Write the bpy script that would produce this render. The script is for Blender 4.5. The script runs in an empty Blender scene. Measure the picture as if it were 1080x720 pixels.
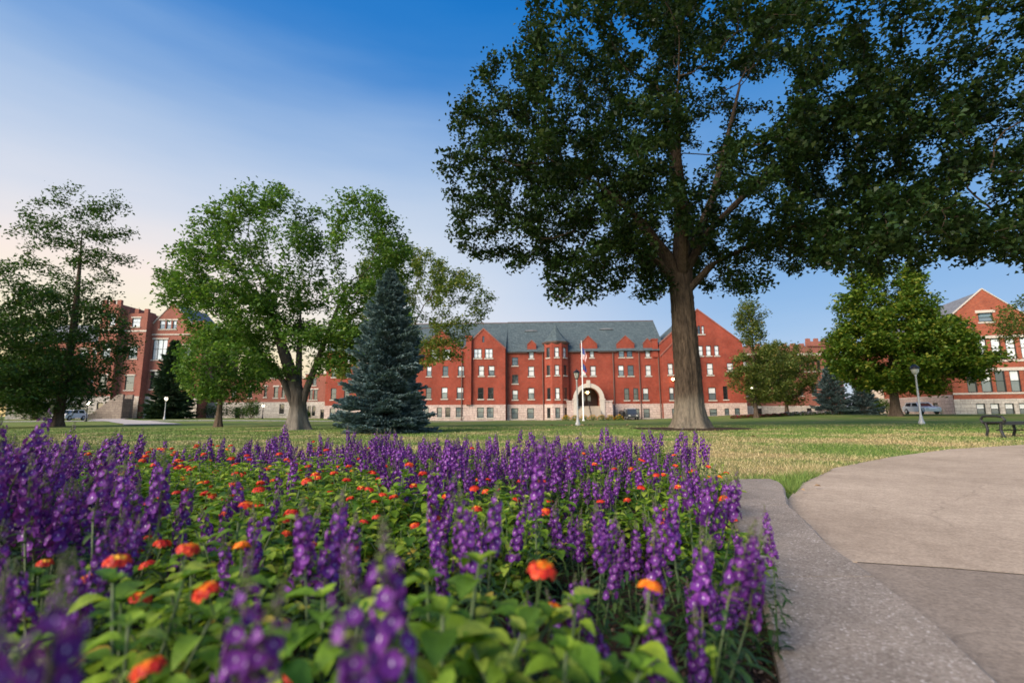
import bpy, bmesh, math, random
import numpy as np
from mathutils import Vector, Matrix

# ---------------------------------------------------------------- camera, sky, sun, exposure
scene = bpy.context.scene
COL = scene.collection
cam_data = bpy.data.cameras.new("camera")
cam = bpy.data.objects.new("camera", cam_data); COL.objects.link(cam)
cam_data.sensor_width = 36.0
cam_data.lens = 17.0
cam_data.clip_start = 0.02
cam_data.clip_end = 6000
cam_data.dof.use_dof = True
cam_data.dof.focus_distance = 4.4
cam_data.dof.aperture_fstop = 1.9
cam.matrix_world = (Matrix.Translation((0, 0, 0.78)) @ Matrix.Rotation(math.radians(90 + 8.42), 4, 'X')
                    @ Matrix.Rotation(math.radians(-0.35), 4, 'Z'))
scene.camera = cam

SUN_AZ = math.radians(-132)     # measured from +Y towards +X: over the photographer's left shoulder
SUN_EL = math.radians(31)
world = bpy.data.worlds.new("World"); scene.world = world
world.use_nodes = True
wn = world.node_tree.nodes; wl = world.node_tree.links
bg = wn["Background"]; bg.inputs["Strength"].default_value = 0.12
sky = wn.new("ShaderNodeTexSky"); sky.sky_type = 'NISHITA'; sky.sun_disc = False
sky.sun_elevation = SUN_EL; sky.sun_rotation = SUN_AZ
sky.air_density = 1.0; sky.dust_density = 0.5; sky.ozone_density = 2.0
def wnode(typ, **kw):
    n = wn.new(typ)
    for k, v in kw.items(): setattr(n, k, v)
    return n
def wmath(op, a, b=0.0):
    n = wnode("ShaderNodeMath", operation=op)
    for i, v in enumerate((a, b)):
        if hasattr(v, 'is_output'): wl.new(v, n.inputs[i])
        else: n.inputs[i].default_value = v
    return n.outputs[0]
# clear evening sky: the Nishita sky behind the camera, a graded dome in front of it that pales towards the
# last light low on the left and deepens towards the zenith (by direction in the world, not by the view)
EXPOSURE = 1.0
def wramp(fac, stops):
    r = wnode("ShaderNodeValToRGB"); e = r.color_ramp.elements; r.color_ramp.interpolation = 'B_SPLINE'
    while len(e) < len(stops): e.new(0.5)
    for x, (p, c) in zip(e, stops): x.position = p; x.color = (*c, 1)
    wl.new(fac, r.inputs[0]); return r.outputs[0]
def wmix(fac, a, b, mode='MIX'):
    n = wnode("ShaderNodeMix", data_type='RGBA', blend_type=mode)
    for sock, v in ((n.inputs[0], fac), (n.inputs[6], a), (n.inputs[7], b)):
        if hasattr(v, 'is_output'): wl.new(v, sock)
        elif isinstance(v, float): sock.default_value = v
        else: sock.default_value = (*v, 1)
    return n.outputs[2]
def wrange(v, a, b, c, d):
    n = wnode("ShaderNodeMapRange", interpolation_type='SMOOTHSTEP')
    wl.new(v, n.inputs[0])
    for i, q in enumerate((a, b, c, d)): n.inputs[i + 1].default_value = q
    return n.outputs[0]
tcw = wnode("ShaderNodeTexCoord"); sepw = wnode("ShaderNodeSeparateXYZ"); wl.new(tcw.outputs['Generated'], sepw.inputs[0])
wisp = wnode("ShaderNodeTexNoise"); wmp = wnode("ShaderNodeMapping"); wmp.inputs['Scale'].default_value = (1.5, 1.5, 9); wmp.inputs['Rotation'].default_value = (.25, .1, 0)
wl.new(tcw.outputs['Generated'], wmp.inputs[0]); wl.new(wmp.outputs[0], wisp.inputs['Vector']); wisp.inputs['Scale'].default_value = 1.6; wisp.inputs['Detail'].default_value = 5
zz = wmath('ADD', sepw.outputs[2], wmath('MULTIPLY', wmath('SUBTRACT', wisp.outputs['Fac'], .5), .085))
west = wramp(zz, [(0, (1.0, .78, .62)), (.07, (.95, .82, .76)), (.16, (.80, .80, .85)), (.27, (.70, .76, .86)), (.38, (.60, .69, .83)), (.455, (.40, .555, .80)), (.55, (.185, .375, .72)), (.63, (.0, .20, .62)), (.75, (.0, .15, .55))])
east = wramp(zz, [(0, (.60, .64, .75)), (.09, (.40, .55, .77)), (.19, (.255, .455, .755)), (.35, (.165, .375, .72)), (.5, (.08, .29, .67)), (.63, (.0, .19, .60)), (.75, (.0, .15, .55))])
last = wramp(zz, [(0, (1.3, .66, .26)), (.10, (1.3, .86, .50)), (.19, (1.15, .90, .71)), (.28, (.84, .81, .83)), (.36, (.66, .72, .84)), (.455, (.42, .565, .80)), (.55, (.19, .38, .72)), (.63, (.02, .21, .62)), (.75, (.0, .15, .55))])
dome = wmix(wrange(sepw.outputs[0], -.22, .50, 1., 0.), east, west)
dome = wmix(wrange(sepw.outputs[0], -.55, -.12, 1., 0.), dome, last)
gain = 1 / (2 ** EXPOSURE * bg.inputs["Strength"].default_value)
dome = wmix(1.0, dome, (gain, gain, gain), 'MULTIPLY')
wl.new(wmix(wrange(sepw.outputs[1], -.35, .30, 0., .94), sky.outputs[0], dome), bg.inputs[0])

sun_data = bpy.data.lights.new("sun", 'SUN'); sun = bpy.data.objects.new("sun", sun_data); COL.objects.link(sun)
sun_data.energy = 3.1; sun_data.angle = math.radians(42); sun_data.color = (1.0, 0.81, 0.60)
sd = Vector((math.sin(SUN_AZ) * math.cos(SUN_EL), math.cos(SUN_AZ) * math.cos(SUN_EL), math.sin(SUN_EL)))
sun.rotation_euler = sd.to_track_quat('Z', 'Y').to_euler()

scene.view_settings.view_transform = 'Standard'
scene.view_settings.look = 'None'
scene.view_settings.exposure = EXPOSURE
scene.view_settings.gamma = 1.0
scene.render.engine = 'CYCLES'
scene.cycles.max_bounces = 8
scene.cycles.diffuse_bounces = 4
scene.cycles.transmission_bounces = 4
scene.cycles.use_denoising = True

R = random.Random(7)
NR = np.random.default_rng(11)
rad = math.radians

def S(t, a, b):
    t = min(1, max(0, (t - a) / (b - a)))
    return t * t * (3 - 2 * t)

def gz(x, y):
    """height of the lawn"""
    return (-0.48 * S(y, 30, 84) * (1 - S(x, 18, 42)) * S(x, -42, -5)
            + 0.32 * S(x, 18, 42) * S(y, 30, 60) + 0.22 * S(-x, 20, 60) * S(y, 45, 85))

# ---------------------------------------------------------------- object helpers
def link(name, data, parent=None, loc=(0, 0, 0), rotz=0.0):
    o = bpy.data.objects.new(name, data); COL.objects.link(o)
    o.location = loc; o.rotation_euler = (0, 0, rotz)
    if parent is not None: o.parent = parent
    return o

def tag(o, label=None, cat=None, group=None, kind=None):
    if label: o['label'] = label
    if cat: o['category'] = cat
    if group: o['group'] = group
    if kind: o['kind'] = kind
    return o

def thing(name, label, cat, loc=(0, 0, 0), rotz=0.0, group=None):
    o = link(name, None, None, loc, rotz)
    o.empty_display_size = 0.2
    return tag(o, label, cat, group)

def kids_table():
    t = {}
    for o in COL.objects:
        if o.parent: t.setdefault(o.parent.name, []).append(o)
    return t

def copy_tree(o, kids, parent=None):
    c = o.copy(); COL.objects.link(c)
    if parent is not None: c.parent = parent
    for ch in kids.get(o.name, ()): copy_tree(ch, kids, c)
    return c

class MB:
    """collects shapes for ONE mesh"""
    def __init__(s): s.v = []; s.f = []; s.m = []
    def poly(s, pts, mi=0):
        b = len(s.v); s.v += [tuple(p) for p in pts]; s.f.append(tuple(range(b, b + len(pts)))); s.m.append(mi)
    def box(s, x0, x1, y0, y1, z0, z1, mi=0):
        b = len(s.v)
        s.v += [(x, y, z) for z in (z0, z1) for y in (y0, y1) for x in (x0, x1)]
        for q in ((0, 2, 3, 1), (4, 5, 7, 6), (0, 1, 5, 4), (2, 6, 7, 3), (0, 4, 6, 2), (1, 3, 7, 5)):
            s.f.append(tuple(b + i for i in q)); s.m.append(mi)
        return s
    def tube(s, pts, rs, n=8, mi=0, cap=True):
        pts = [Vector(p) for p in pts]
        if not isinstance(rs, (list, tuple)): rs = [rs] * len(pts)
        rings = []; up = None
        for i, p in enumerate(pts):
            a = pts[max(0, i - 1)]; c = pts[min(len(pts) - 1, i + 1)]
            d = (c - a).normalized()
            if up is None: up = Vector((1, 0, 0)) if abs(d.x) < .9 else Vector((0, 1, 0))
            x = (up - d * up.dot(d)).normalized(); up = x
            y = d.cross(x)
            b = len(s.v)
            for k in range(n):
                t = 2 * math.pi * k / n
                s.v.append(tuple(p + (x * math.cos(t) + y * math.sin(t)) * rs[i]))
            rings.append(b)
        for a, b in zip(rings, rings[1:]):
            for k in range(n):
                s.f.append((a + k, a + (k + 1) % n, b + (k + 1) % n, b + k)); s.m.append(mi)
        if cap:
            s.f.append(tuple(rings[0] + n - 1 - k for k in range(n))); s.m.append(mi)
            s.f.append(tuple(rings[-1] + k for k in range(n))); s.m.append(mi)
        return s
    def lathe(s, prof, n=14, c=(0, 0, 0), mi=0):
        rings = []
        for r, z in prof:
            b = len(s.v); rings.append(b)
            for k in range(n):
                t = 2 * math.pi * k / n
                s.v.append((c[0] + r * math.cos(t), c[1] + r * math.sin(t), c[2] + z))
        for a, b in zip(rings, rings[1:]):
            for k in range(n):
                s.f.append((a + k, a + (k + 1) % n, b + (k + 1) % n, b + k)); s.m.append(mi)
        s.f.append(tuple(rings[0] + n - 1 - k for k in range(n))); s.m.append(mi)
        s.f.append(tuple(rings[-1] + k for k in range(n))); s.m.append(mi)
        return s
    def prism(s, outline, axis, a, b, mi=0):
        """outline in the two other axes, extruded along axis from a to b"""
        def P(u, v, w):
            return {'x': (w, u, v), 'y': (u, w, v), 'z': (u, v, w)}[axis]
        n = len(outline); base = len(s.v)
        s.v += [P(u, v, a) for u, v in outline] + [P(u, v, b) for u, v in outline]
        s.f.append(tuple(base + i for i in range(n))); s.m.append(mi)
        s.f.append(tuple(base + n + n - 1 - i for i in range(n))); s.m.append(mi)
        for i in range(n):
            j = (i + 1) % n
            s.f.append((base + j, base + i, base + n + i, base + n + j)); s.m.append(mi)
        return s
    def mesh(s, name, mats, smooth=False, recalc=True):
        me = bpy.data.meshes.new(name)
        me.from_pydata(s.v, [], s.f)
        if not isinstance(mats, (list, tuple)): mats = [mats]
        for m in mats: me.materials.append(m)
        me.polygons.foreach_set('material_index', s.m)
        if smooth: me.polygons.foreach_set('use_smooth', [True] * len(s.f))
        if recalc:
            bm = bmesh.new(); bm.from_mesh(me); bmesh.ops.recalc_face_normals(bm, faces=bm.faces); bm.to_mesh(me); bm.free()
        me.update()
        return me
    def obj(s, name, mats, parent=None, loc=(0, 0, 0), rotz=0.0, smooth=False, recalc=True):
        return link(name, s.mesh(name, mats, smooth, recalc), parent, loc, rotz)

def np_mesh(name, V, F, mats, smooth=False, mi=None):
    """V (n,3), F (m,k) all faces with k corners"""
    me = bpy.data.meshes.new(name)
    V = np.asarray(V, np.float32); F = np.asarray(F, np.int32)
    m, k = F.shape
    me.vertices.add(len(V)); me.vertices.foreach_set('co', V.ravel())
    me.loops.add(m * k); me.loops.foreach_set('vertex_index', F.ravel())
    me.polygons.add(m)
    me.polygons.foreach_set('loop_start', np.arange(0, m * k, k, dtype=np.int32))
    me.polygons.foreach_set('loop_total', np.full(m, k, np.int32))
    if not isinstance(mats, (list, tuple)): mats = [mats]
    for x in mats: me.materials.append(x)
    if mi is not None: me.polygons.foreach_set('material_index', np.asarray(mi, np.int32))
    if smooth: me.polygons.foreach_set('use_smooth', np.ones(m, bool))
    me.update(calc_edges=True); me.validate()
    return me

# ---------------------------------------------------------------- materials
class NT:
    def __init__(s, name):
        s.m = bpy.data.materials.new(name); s.m.use_nodes = True
        s.t = s.m.node_tree; s.n = s.t.nodes; s.b = s.n["Principled BSDF"]; s.out = s.n["Material Output"]
    def new(s, typ, **kw):
        n = s.n.new(typ)
        for k, v in kw.items():
            if k in n.inputs: n.inputs[k].default_value = v
            else: setattr(n, k, v)
        return n
    def l(s, a, b): s.t.links.new(a, b)
    def ramp(s, fac, stops):
        r = s.n.new("ShaderNodeValToRGB"); e = r.color_ramp.elements
        while len(e) < len(stops): e.new(0.5)
        for x, (p, c) in zip(e, stops):
            x.position = p; x.color = (c[0], c[1], c[2], 1)
        s.l(fac, r.inputs[0]); return r.outputs[0]
    def coords(s, scale=(1, 1, 1), kind='Object'):
        tc = s.n.new("ShaderNodeTexCoord"); mp = s.n.new("ShaderNodeMapping")
        mp.inputs['Scale'].default_value = scale
        s.l(tc.outputs[kind], mp.inputs[0]); return mp.outputs[0]
    def pos(s):
        g = s.n.new("ShaderNodeNewGeometry"); return g.outputs['Position']
    def noise(s, vec, scale, detail=4, rough=.55):
        n = s.n.new("ShaderNodeTexNoise"); n.inputs['Scale'].default_value = scale
        n.inputs['Detail'].default_value = detail; n.inputs['Roughness'].default_value = rough
        if vec is not None: s.l(vec, n.inputs['Vector'])
        return n.outputs['Fac']
    def mix(s, fac, a, b, mode='MIX'):
        n = s.n.new("ShaderNodeMix"); n.data_type = 'RGBA'; n.blend_type = mode
        for sock, val in ((n.inputs[0], fac), (n.inputs[6], a), (n.inputs[7], b)):
            if hasattr(val, 'is_output'): s.l(val, sock)
            elif isinstance(val, (int, float)): sock.default_value = val
            else: sock.default_value = (*val, 1)
        return n.outputs[2]
    def math(s, op, a, b=0.0):
        n = s.n.new("ShaderNodeMath"); n.operation = op
        for i, v in enumerate((a, b)):
            if hasattr(v, 'is_output'): s.l(v, n.inputs[i])
            else: n.inputs[i].default_value = v
        return n.outputs[0]
    def bump(s, h, strength=.3, dist=.02):
        n = s.n.new("ShaderNodeBump"); n.inputs['Strength'].default_value = strength; n.inputs['Distance'].default_value = dist
        s.l(h, n.inputs['Height']); s.l(n.outputs[0], s.b.inputs['Normal'])
    def base(s, col):
        if hasattr(col, 'is_output'): s.l(col, s.b.inputs['Base Color'])
        else: s.b.inputs['Base Color'].default_value = (*col, 1)
    def set(s, rough=.6, metal=0., spec=.5):
        s.b.inputs['Roughness'].default_value = rough; s.b.inputs['Metallic'].default_value = metal
        s.b.inputs['Specular IOR Level'].default_value = spec
        return s

def mat_plain(name, c, rough=.6, metal=0., var=.12, scale=3., spec=.5):
    t = NT(name).set(rough, metal, spec)
    f = t.noise(t.coords(), scale, 5)
    t.base(t.ramp(f, [(.25, [x * (1 - var) for x in c]), (.75, [min(1, x * (1 + var)) for x in c])]))
    return t.m

def mat_leaf(name, stops, rough=.5, trans=.3, spec=.3, tint=1.25, per_obj=0.0, veins=0.0):
    """foliage: every leaf (mesh island) has its own hue; light passes through"""
    t = NT(name).set(rough, 0, spec)
    g = t.new("ShaderNodeNewGeometry")
    col = t.ramp(g.outputs['Random Per Island'], stops)
    if per_obj:
        oi = t.new("ShaderNodeObjectInfo")
        hs = t.new("ShaderNodeHueSaturation")
        t.l(t.math('ADD', t.math('MULTIPLY', oi.outputs['Random'], per_obj), 1 - per_obj / 2), hs.inputs['Value'])
        t.l(col, hs.inputs['Color']); col = hs.outputs[0]
    if veins:
        f = t.noise(t.coords(), veins, 4, .6); t.bump(f, .55, .006)
        col = t.mix(1., col, t.ramp(f, [(.3, (.72, .76, .7)), (.7, (1.15, 1.12, 1.05))]), 'MULTIPLY')
    t.base(col)
    tr = t.new("ShaderNodeBsdfTranslucent")
    t.l(t.mix(1.0, col, (tint * 1.05, tint * 1.1, tint * .6), 'MULTIPLY'), tr.inputs[0])
    mx = t.new("ShaderNodeMixShader"); mx.inputs[0].default_value = trans
    t.l(t.b.outputs[0], mx.inputs[1]); t.l(tr.outputs[0], mx.inputs[2]); t.l(mx.outputs[0], t.out.inputs[0])
    return t.m

def mat_brick(name, c1, c2, mortar, blotch=.25):
    t = NT(name).set(.85, 0, .2)
    co = t.coords()
    sp = t.new("ShaderNodeSeparateXYZ"); t.l(co, sp.inputs[0])
    cb = t.new("ShaderNodeCombineXYZ"); t.l(t.math('ADD', sp.outputs[0], sp.outputs[1]), cb.inputs[0]); t.l(sp.outputs[2], cb.inputs[1])
    br = t.new("ShaderNodeTexBrick"); t.l(cb.outputs[0], br.inputs['Vector'])
    br.inputs['Color1'].default_value = (*c1, 1); br.inputs['Color2'].default_value = (*c2, 1); br.inputs['Mortar'].default_value = (*mortar, 1)
    br.inputs['Scale'].default_value = 1; br.inputs['Brick Width'].default_value = .22; br.inputs['Row Height'].default_value = .075
    br.inputs['Mortar Size'].default_value = .008; br.inputs['Bias'].default_value = -.1
    f = t.noise(co, .35, 6, .65); f2 = t.noise(co, 2.2, 4)
    k = t.ramp(f, [(.3, (1 - blotch,) * 3), (.7, (1 + blotch * .5,) * 3)])
    k2 = t.ramp(f2, [(.3, (.86, .84, .84)), (.7, (1.1, 1.08, 1.05))])
    t.base(t.mix(1., t.mix(1., br.outputs[0], k, 'MULTIPLY'), k2, 'MULTIPLY'))
    t.bump(br.outputs['Fac'], .25, .01)
    return t.m

def mat_stone(name, c1, c2, mortar, w=.9, h=.42, bumpy=.6):
    t = NT(name).set(.9, 0, .2)
    co = t.coords()
    sp = t.new("ShaderNodeSeparateXYZ"); t.l(co, sp.inputs[0])
    cb = t.new("ShaderNodeCombineXYZ"); t.l(t.math('ADD', sp.outputs[0], sp.outputs[1]), cb.inputs[0]); t.l(sp.outputs[2], cb.inputs[1])
    br = t.new("ShaderNodeTexBrick"); t.l(cb.outputs[0], br.inputs['Vector'])
    br.inputs['Color1'].default_value = (*c1, 1); br.inputs['Color2'].default_value = (*c2, 1); br.inputs['Mortar'].default_value = (*mortar, 1)
    br.inputs['Scale'].default_value = 1; br.inputs['Brick Width'].default_value = w; br.inputs['Row Height'].default_value = h
    br.inputs['Mortar Size'].default_value = .02; br.inputs['Bias'].default_value = 0
    br.squash = .7; br.squash_frequency = 3
    f = t.noise(co, 3.5, 6, .7)
    t.base(t.mix(1., br.outputs[0], t.ramp(f, [(.3, (.62, .6, .6)), (.7, (1.2, 1.18, 1.15))]), 'MULTIPLY'))
    t.bump(f, bumpy, .08)
    return t.m

def mat_emit(name, c, strength):
    t = NT(name); t.base(c)
    t.b.inputs['Emission Color'].default_value = (*c, 1); t.b.inputs['Emission Strength'].default_value = strength
    return t.m

M = {}
M['brick_main'] = mat_brick('brick_main', (.31, .052, .028), (.25, .038, .021), (.22, .12, .095), .34)
M['brick_dull'] = mat_brick('brick_dull', (.30, .105, .08), (.25, .085, .065), (.28, .16, .12), .25)
M['brick_right'] = mat_brick('brick_right', (.37, .095, .05), (.24, .055, .035), (.26, .14, .10), .22)
M['stone'] = mat_stone('stone_rubble', (.47, .37, .34), (.58, .48, .44), (.26, .21, .2))
M['stone_grey'] = mat_stone('stone_grey', (.46, .43, .39), (.58, .54, .49), (.26, .23, .21), 1.1, .4)
M['stone_dark'] = mat_stone('stone_dark', (.22, .18, .155), (.29, .245, .21), (.13, .11, .1), 1.1, .4)
M['trim'] = mat_plain('limestone', (.50, .455, .40), .8, var=.1, scale=5)
M['slate'] = mat_stone('slate', (.07, .102, .118), (.10, .137, .152), (.045, .065, .075), .5, .28, .25)
M['slate_grey'] = mat_stone('slate_grey', (.17, .19, .22), (.21, .23, .26), (.12, .13, .15), .5, .28, .2)
M['dark_metal'] = mat_plain('dark_metal', (.03, .03, .032), .45, .3)
M['beige_stone'] = mat_plain('beige_stone', (.36, .31, .25), .85, var=.12, scale=2)
M['sash_dark'] = mat_plain('sash_paint', (.02, .026, .026), .5)
M['sash_white'] = mat_plain('sash_white', (.7, .7, .68), .5)
M['copper'] = mat_plain('gutter_brown', (.10, .06, .05), .6)
M['pole_grey'] = mat_plain('pole_grey', (.5, .5, .5), .5, .1)
M['white_paint'] = mat_plain('white_paint', (.78, .78, .78), .35, var=.04)
M['wood_dark'] = mat_plain('dark_wood', (.07, .035, .02), .5)

def mat_glass(name, behind, rough=.06, spec=.9):
    t = NT(name).set(rough, 0, spec)
    f = t.noise(t.coords(kind='Object'), 1.3, 3)
    t.base(t.ramp(f, [(.35, [x * .75 for x in behind]), (.65, behind)]))
    t.b.inputs['Coat Weight'].default_value = 1.0; t.b.inputs['Coat Roughness'].default_value = .03
    return t.m
M['pane_dark'] = mat_glass('pane_dark', (.02, .022, .025))
M['pane_blind_sky'] = mat_glass('pane_blind_sky', (.74, .77, .78))  # pale blinds, with the sky's reflection put into the same base colour
M['pane_half'] = mat_glass('pane_half', (.13, .16, .175))
M['pane_teal'] = mat_glass('pane_teal', (.12, .17, .18))
# ================================================================ THE GROUND
def interp(pts, y):
    """x on a polyline of (x, y) sorted by falling y"""
    for (x0, y0), (x1, y1) in zip(pts, pts[1:]):
        if y0 >= y >= y1: return x0 + (x1 - x0) * (y0 - y) / (y0 - y1)
    return pts[0][0] if y > pts[0][1] else pts[-1][0]

KERB_L = [(2.12, 4.86), (1.824, 4.352), (1.552, 3.686), (1.254, 2.829), (1.019, 2.169), (.855, 1.766), (.659, 1.299), (.44, .8), (.18, .2), (-.16, -.5), (-.6, -1.3)]
KERB_R = [(2.62, 4.93), (2.42, 4.45), (2.0, 3.67), (1.76, 3.0), (1.606, 2.617), (1.47, 2.1), (1.331, 1.646), (1.189, 1.294), (.98, .8), (.72, .2), (.38, -.5), (-.06, -1.3)]
PATH_EDGE = [(2.36, 4.34), (3.14, 5.44), (4.41, 6.83), (6.43, 8.42), (8.77, 9.96), (11.55, 11.16), (16, 12.6), (24, 14.0), (40, 15.0)]
JOINT = [(1.0, 2.86), (1.784, 2.645), (2.161, 2.545), (2.43, 2.44), (4.0, 1.85), (8.0, .3), (14, -2.0)]

# lawn: one sheet to the horizon
def spaced():
    a = list(np.arange(-90, 90.1, 2.0))
    b = [90 * 1.28 ** k for k in range(1, 14)]
    return [-x for x in reversed(b)] + a + b
xs = spaced(); ys = [y for y in spaced() if y > -400]
V = np.array([(x, y, gz(x, y)) for y in ys for x in xs]); nx = len(xs)
F = np.array([(j * nx + i, j * nx + i + 1, (j + 1) * nx + i + 1, (j + 1) * nx + i) for j in range(len(ys) - 1) for i in range(nx - 1)])
t = NT('lawn').set(.95, 0, .1)
p = t.pos()
f1 = t.noise(p, .35, 5, .6); f2 = t.noise(p, 7, 5, .7); f3 = t.noise(p, .09, 3)
green = t.ramp(f2, [(.3, (.075, .125, .026)), (.7, (.16, .23, .055))])
straw = t.ramp(f2, [(.3, (.22, .165, .075)), (.7, (.41, .32, .16))])
# the lawn is burnt in a band by the bed and again in front of the halls
sp = t.new("ShaderNodeSeparateXYZ"); t.l(p, sp.inputs[0])
mr = t.new("ShaderNodeMapRange"); mr.interpolation_type = 'SMOOTHSTEP'
t.l(sp.outputs[1], mr.inputs[0]); mr.inputs[1].default_value = 11; mr.inputs[2].default_value = 22; mr.inputs[3].default_value = .46; mr.inputs[4].default_value = .12
dry = t.math('ADD', t.math('MULTIPLY', t.math('SUBTRACT', f1, .5), 3.2), mr.outputs[0])
t.base(t.mix(t.ramp(dry, [(.12, (0, 0, 0)), (.85, (1, 1, 1))]), green, straw))
t.bump(f2, .8, .05)
M['lawn'] = t.m
tag(link('lawn_ground', np_mesh('lawn_ground', V, F, M['lawn'], True)), kind='structure')

# soil of the flower bed
def soil_z(x, y):
    e = S(interp(KERB_L, y) - x, 0, .5) * S(5.35 - y, 0, .6)
    return .02 + .05 * S(5.3 - y, 0, .35) + .05 * e + .03 * S(-x, .3, 2) * S(4 - y, 0, 1.5)
rows = np.linspace(5.3, -1.3, 60); cols = np.linspace(0, 1, 60)
V = []
for y in rows:
    back = interp(KERB_L, y) + .02 if y <= 4.86 else 2.12 - (y - 4.86) * .6
    for c in cols:
        x = back - 9.5 * c ** 1.6
        V.append((x, y, soil_z(x, y) + R.uniform(-.012, .012)))
nx = len(cols)
F = np.array([(j * nx + i, j * nx + i + 1, (j + 1) * nx + i + 1, (j + 1) * nx + i) for j in range(len(rows) - 1) for i in range(nx - 1)])
t = NT('soil').set(.95, 0, .1)
f = t.noise(t.pos(), 30, 6, .7)
t.base(t.ramp(f, [(.3, (.022, .015, .011)), (.72, (.085, .058, .042))])); t.bump(f, 1., .03)
M['soil'] = t.m
tag(link('flower_bed_soil', np_mesh('flower_bed_soil', V, F, M['soil'], True)), kind='structure')

# crumbs and bark chips on the open strip of soil
V = []; F = []
for i in range(2600):
    y = R.uniform(.6, 5.2); x = (interp(KERB_L, y) if y < 4.86 else 2.0) - abs(R.gauss(0, .28)) - .01
    s = R.uniform(.004, .014); z = soil_z(x, y) + .004
    a = Vector((R.gauss(0, 1), R.gauss(0, 1), R.gauss(0, .5))).normalized(); b = a.cross(Vector((R.gauss(0, 1), R.gauss(0, 1), 1))).normalized(); c = a.cross(b)
    k = len(V); o = Vector((x, y, z))
    V += [tuple(o + a * s * 1.6), tuple(o + b * s * .7), tuple(o - a * s * 1.6), tuple(o - b * s * .7), tuple(o + c * s * .6), tuple(o - c * s * .6)]
    for q in ((0, 1, 4), (1, 2, 4), (2, 3, 4), (3, 0, 4), (1, 0, 5), (2, 1, 5), (3, 2, 5), (0, 3, 5)): F.append([k + j for j in q])
t = NT('bark_chips').set(.9, 0, .2); g = t.new("ShaderNodeNewGeometry")
t.base(t.ramp(g.outputs['Random Per Island'], [(.2, (.03, .02, .015)), (.7, (.09, .06, .045)), (1, (.2, .15, .12))]))
tag(link('soil_crumbs', np_mesh('soil_crumbs', V, F, t.m)), kind='stuff', label='dark crumbs and bark chips on the open soil along the concrete edging', cat='mulch')

# path slabs
def mat_concrete(name, c1, c2, spk=.10):
    t = NT(name).set(.85, 0, .25)
    p = t.pos(); a = t.noise(p, 1.1, 6, .65); b = t.noise(p, 70, 3, .6); c = t.noise(p, 9, 5, .7)
    col = t.ramp(a, [(.28, c1), (.72, c2)])
    col = t.mix(1., col, t.ramp(b, [(.32, (1 - spk * 2.2,) * 3), (.5, (1, 1, 1)), (.7, (1 + spk * 2.2,) * 3)]), 'MULTIPLY')
    col = t.mix(1., col, t.ramp(c, [(.3, (.85, .84, .83)), (.6, (1.04, 1.04, 1.04))]), 'MULTIPLY')
    cr = t.new("ShaderNodeTexVoronoi"); cr.feature = 'DISTANCE_TO_EDGE'; cr.inputs['Scale'].default_value = .33
    wv = t.new("ShaderNodeVectorMath", operation='ADD'); t.l(p, wv.inputs[0])
    nv = t.new("ShaderNodeTexNoise"); nv.inputs['Scale'].default_value = 1.6; nv.inputs['Detail'].default_value = 5; t.l(p, nv.inputs['Vector'])
    sc_ = t.new("ShaderNodeVectorMath", operation='SCALE'); sc_.inputs['Scale'].default_value = .5; t.l(nv.outputs['Color'], sc_.inputs[0]); t.l(sc_.outputs[0], wv.inputs[1]); t.l(wv.outputs[0], cr.inputs['Vector'])
    col = t.mix(t.ramp(cr.outputs['Distance'], [(.001, (.32, .32, .32)), (.003, (0, 0, 0))]), col, (.10, .08, .065))
    big = t.noise(p, .45, 4, .6)
    col = t.mix(1., col, t.ramp(big, [(.35, (.84, .83, .82)), (.6, (1.05, 1.05, 1.05))]), 'MULTIPLY')
    vo = t.new("ShaderNodeTexVoronoi"); vo.inputs['Scale'].default_value = 1.7; t.l(p, vo.inputs['Vector'])
    st = t.math('ADD', vo.outputs['Distance'], t.math('MULTIPLY', c, .12))     # a few dark spots
    col = t.mix(t.ramp(st, [(.075, (1, 1, 1)), (.09, (0, 0, 0))]), col, (.08, .065, .055))
    t.base(col); t.bump(t.math('ADD', b, c), .35, .006)
    return t.m
M['concrete_tan'] = mat_concrete('concrete_tan', (.375, .30, .228), (.495, .405, .312))
M['concrete_grey'] = mat_concrete('concrete_grey', (.225, .185, .148), (.305, .255, .205))
inner = [(x - .06, y) for x, y in KERB_R]
def sheet(name, outline, z, m, depth=.05):
    mb = MB(); mb.prism(outline, 'z', z - depth, z)
    return tag(mb.obj(name, m), kind='structure')
g = .006
near_edge = [(x, y) for x, y in inner if y < 2.55]
far_edge = [(x, y) for x, y in inner if 2.72 < y < 4.4]
jl = JOINT[1:]
sheet('path', [(40, 14.9)] + [(x, y) for x, y in reversed(PATH_EDGE[:-1])] + far_edge + [(1.55, 2.72)] + [(x, y + g) for x, y in jl] + [(40, -2.0)], .008, M['concrete_tan'])
sheet('path_near_slab', [(x, y - g) for x, y in reversed(jl)] + [(1.5, 2.70)] + near_edge + [(-.1, -4), (14, -4)], .006, M['concrete_grey'])

t = NT('joint_dirt').set(.95); t.base((.05, .04, .03))
sheet('path_joint', [(x, y - .008) for x, y in reversed(jl)] + [(x, y + .005) for x, y in jl], .0074, t.m, .003)
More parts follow.
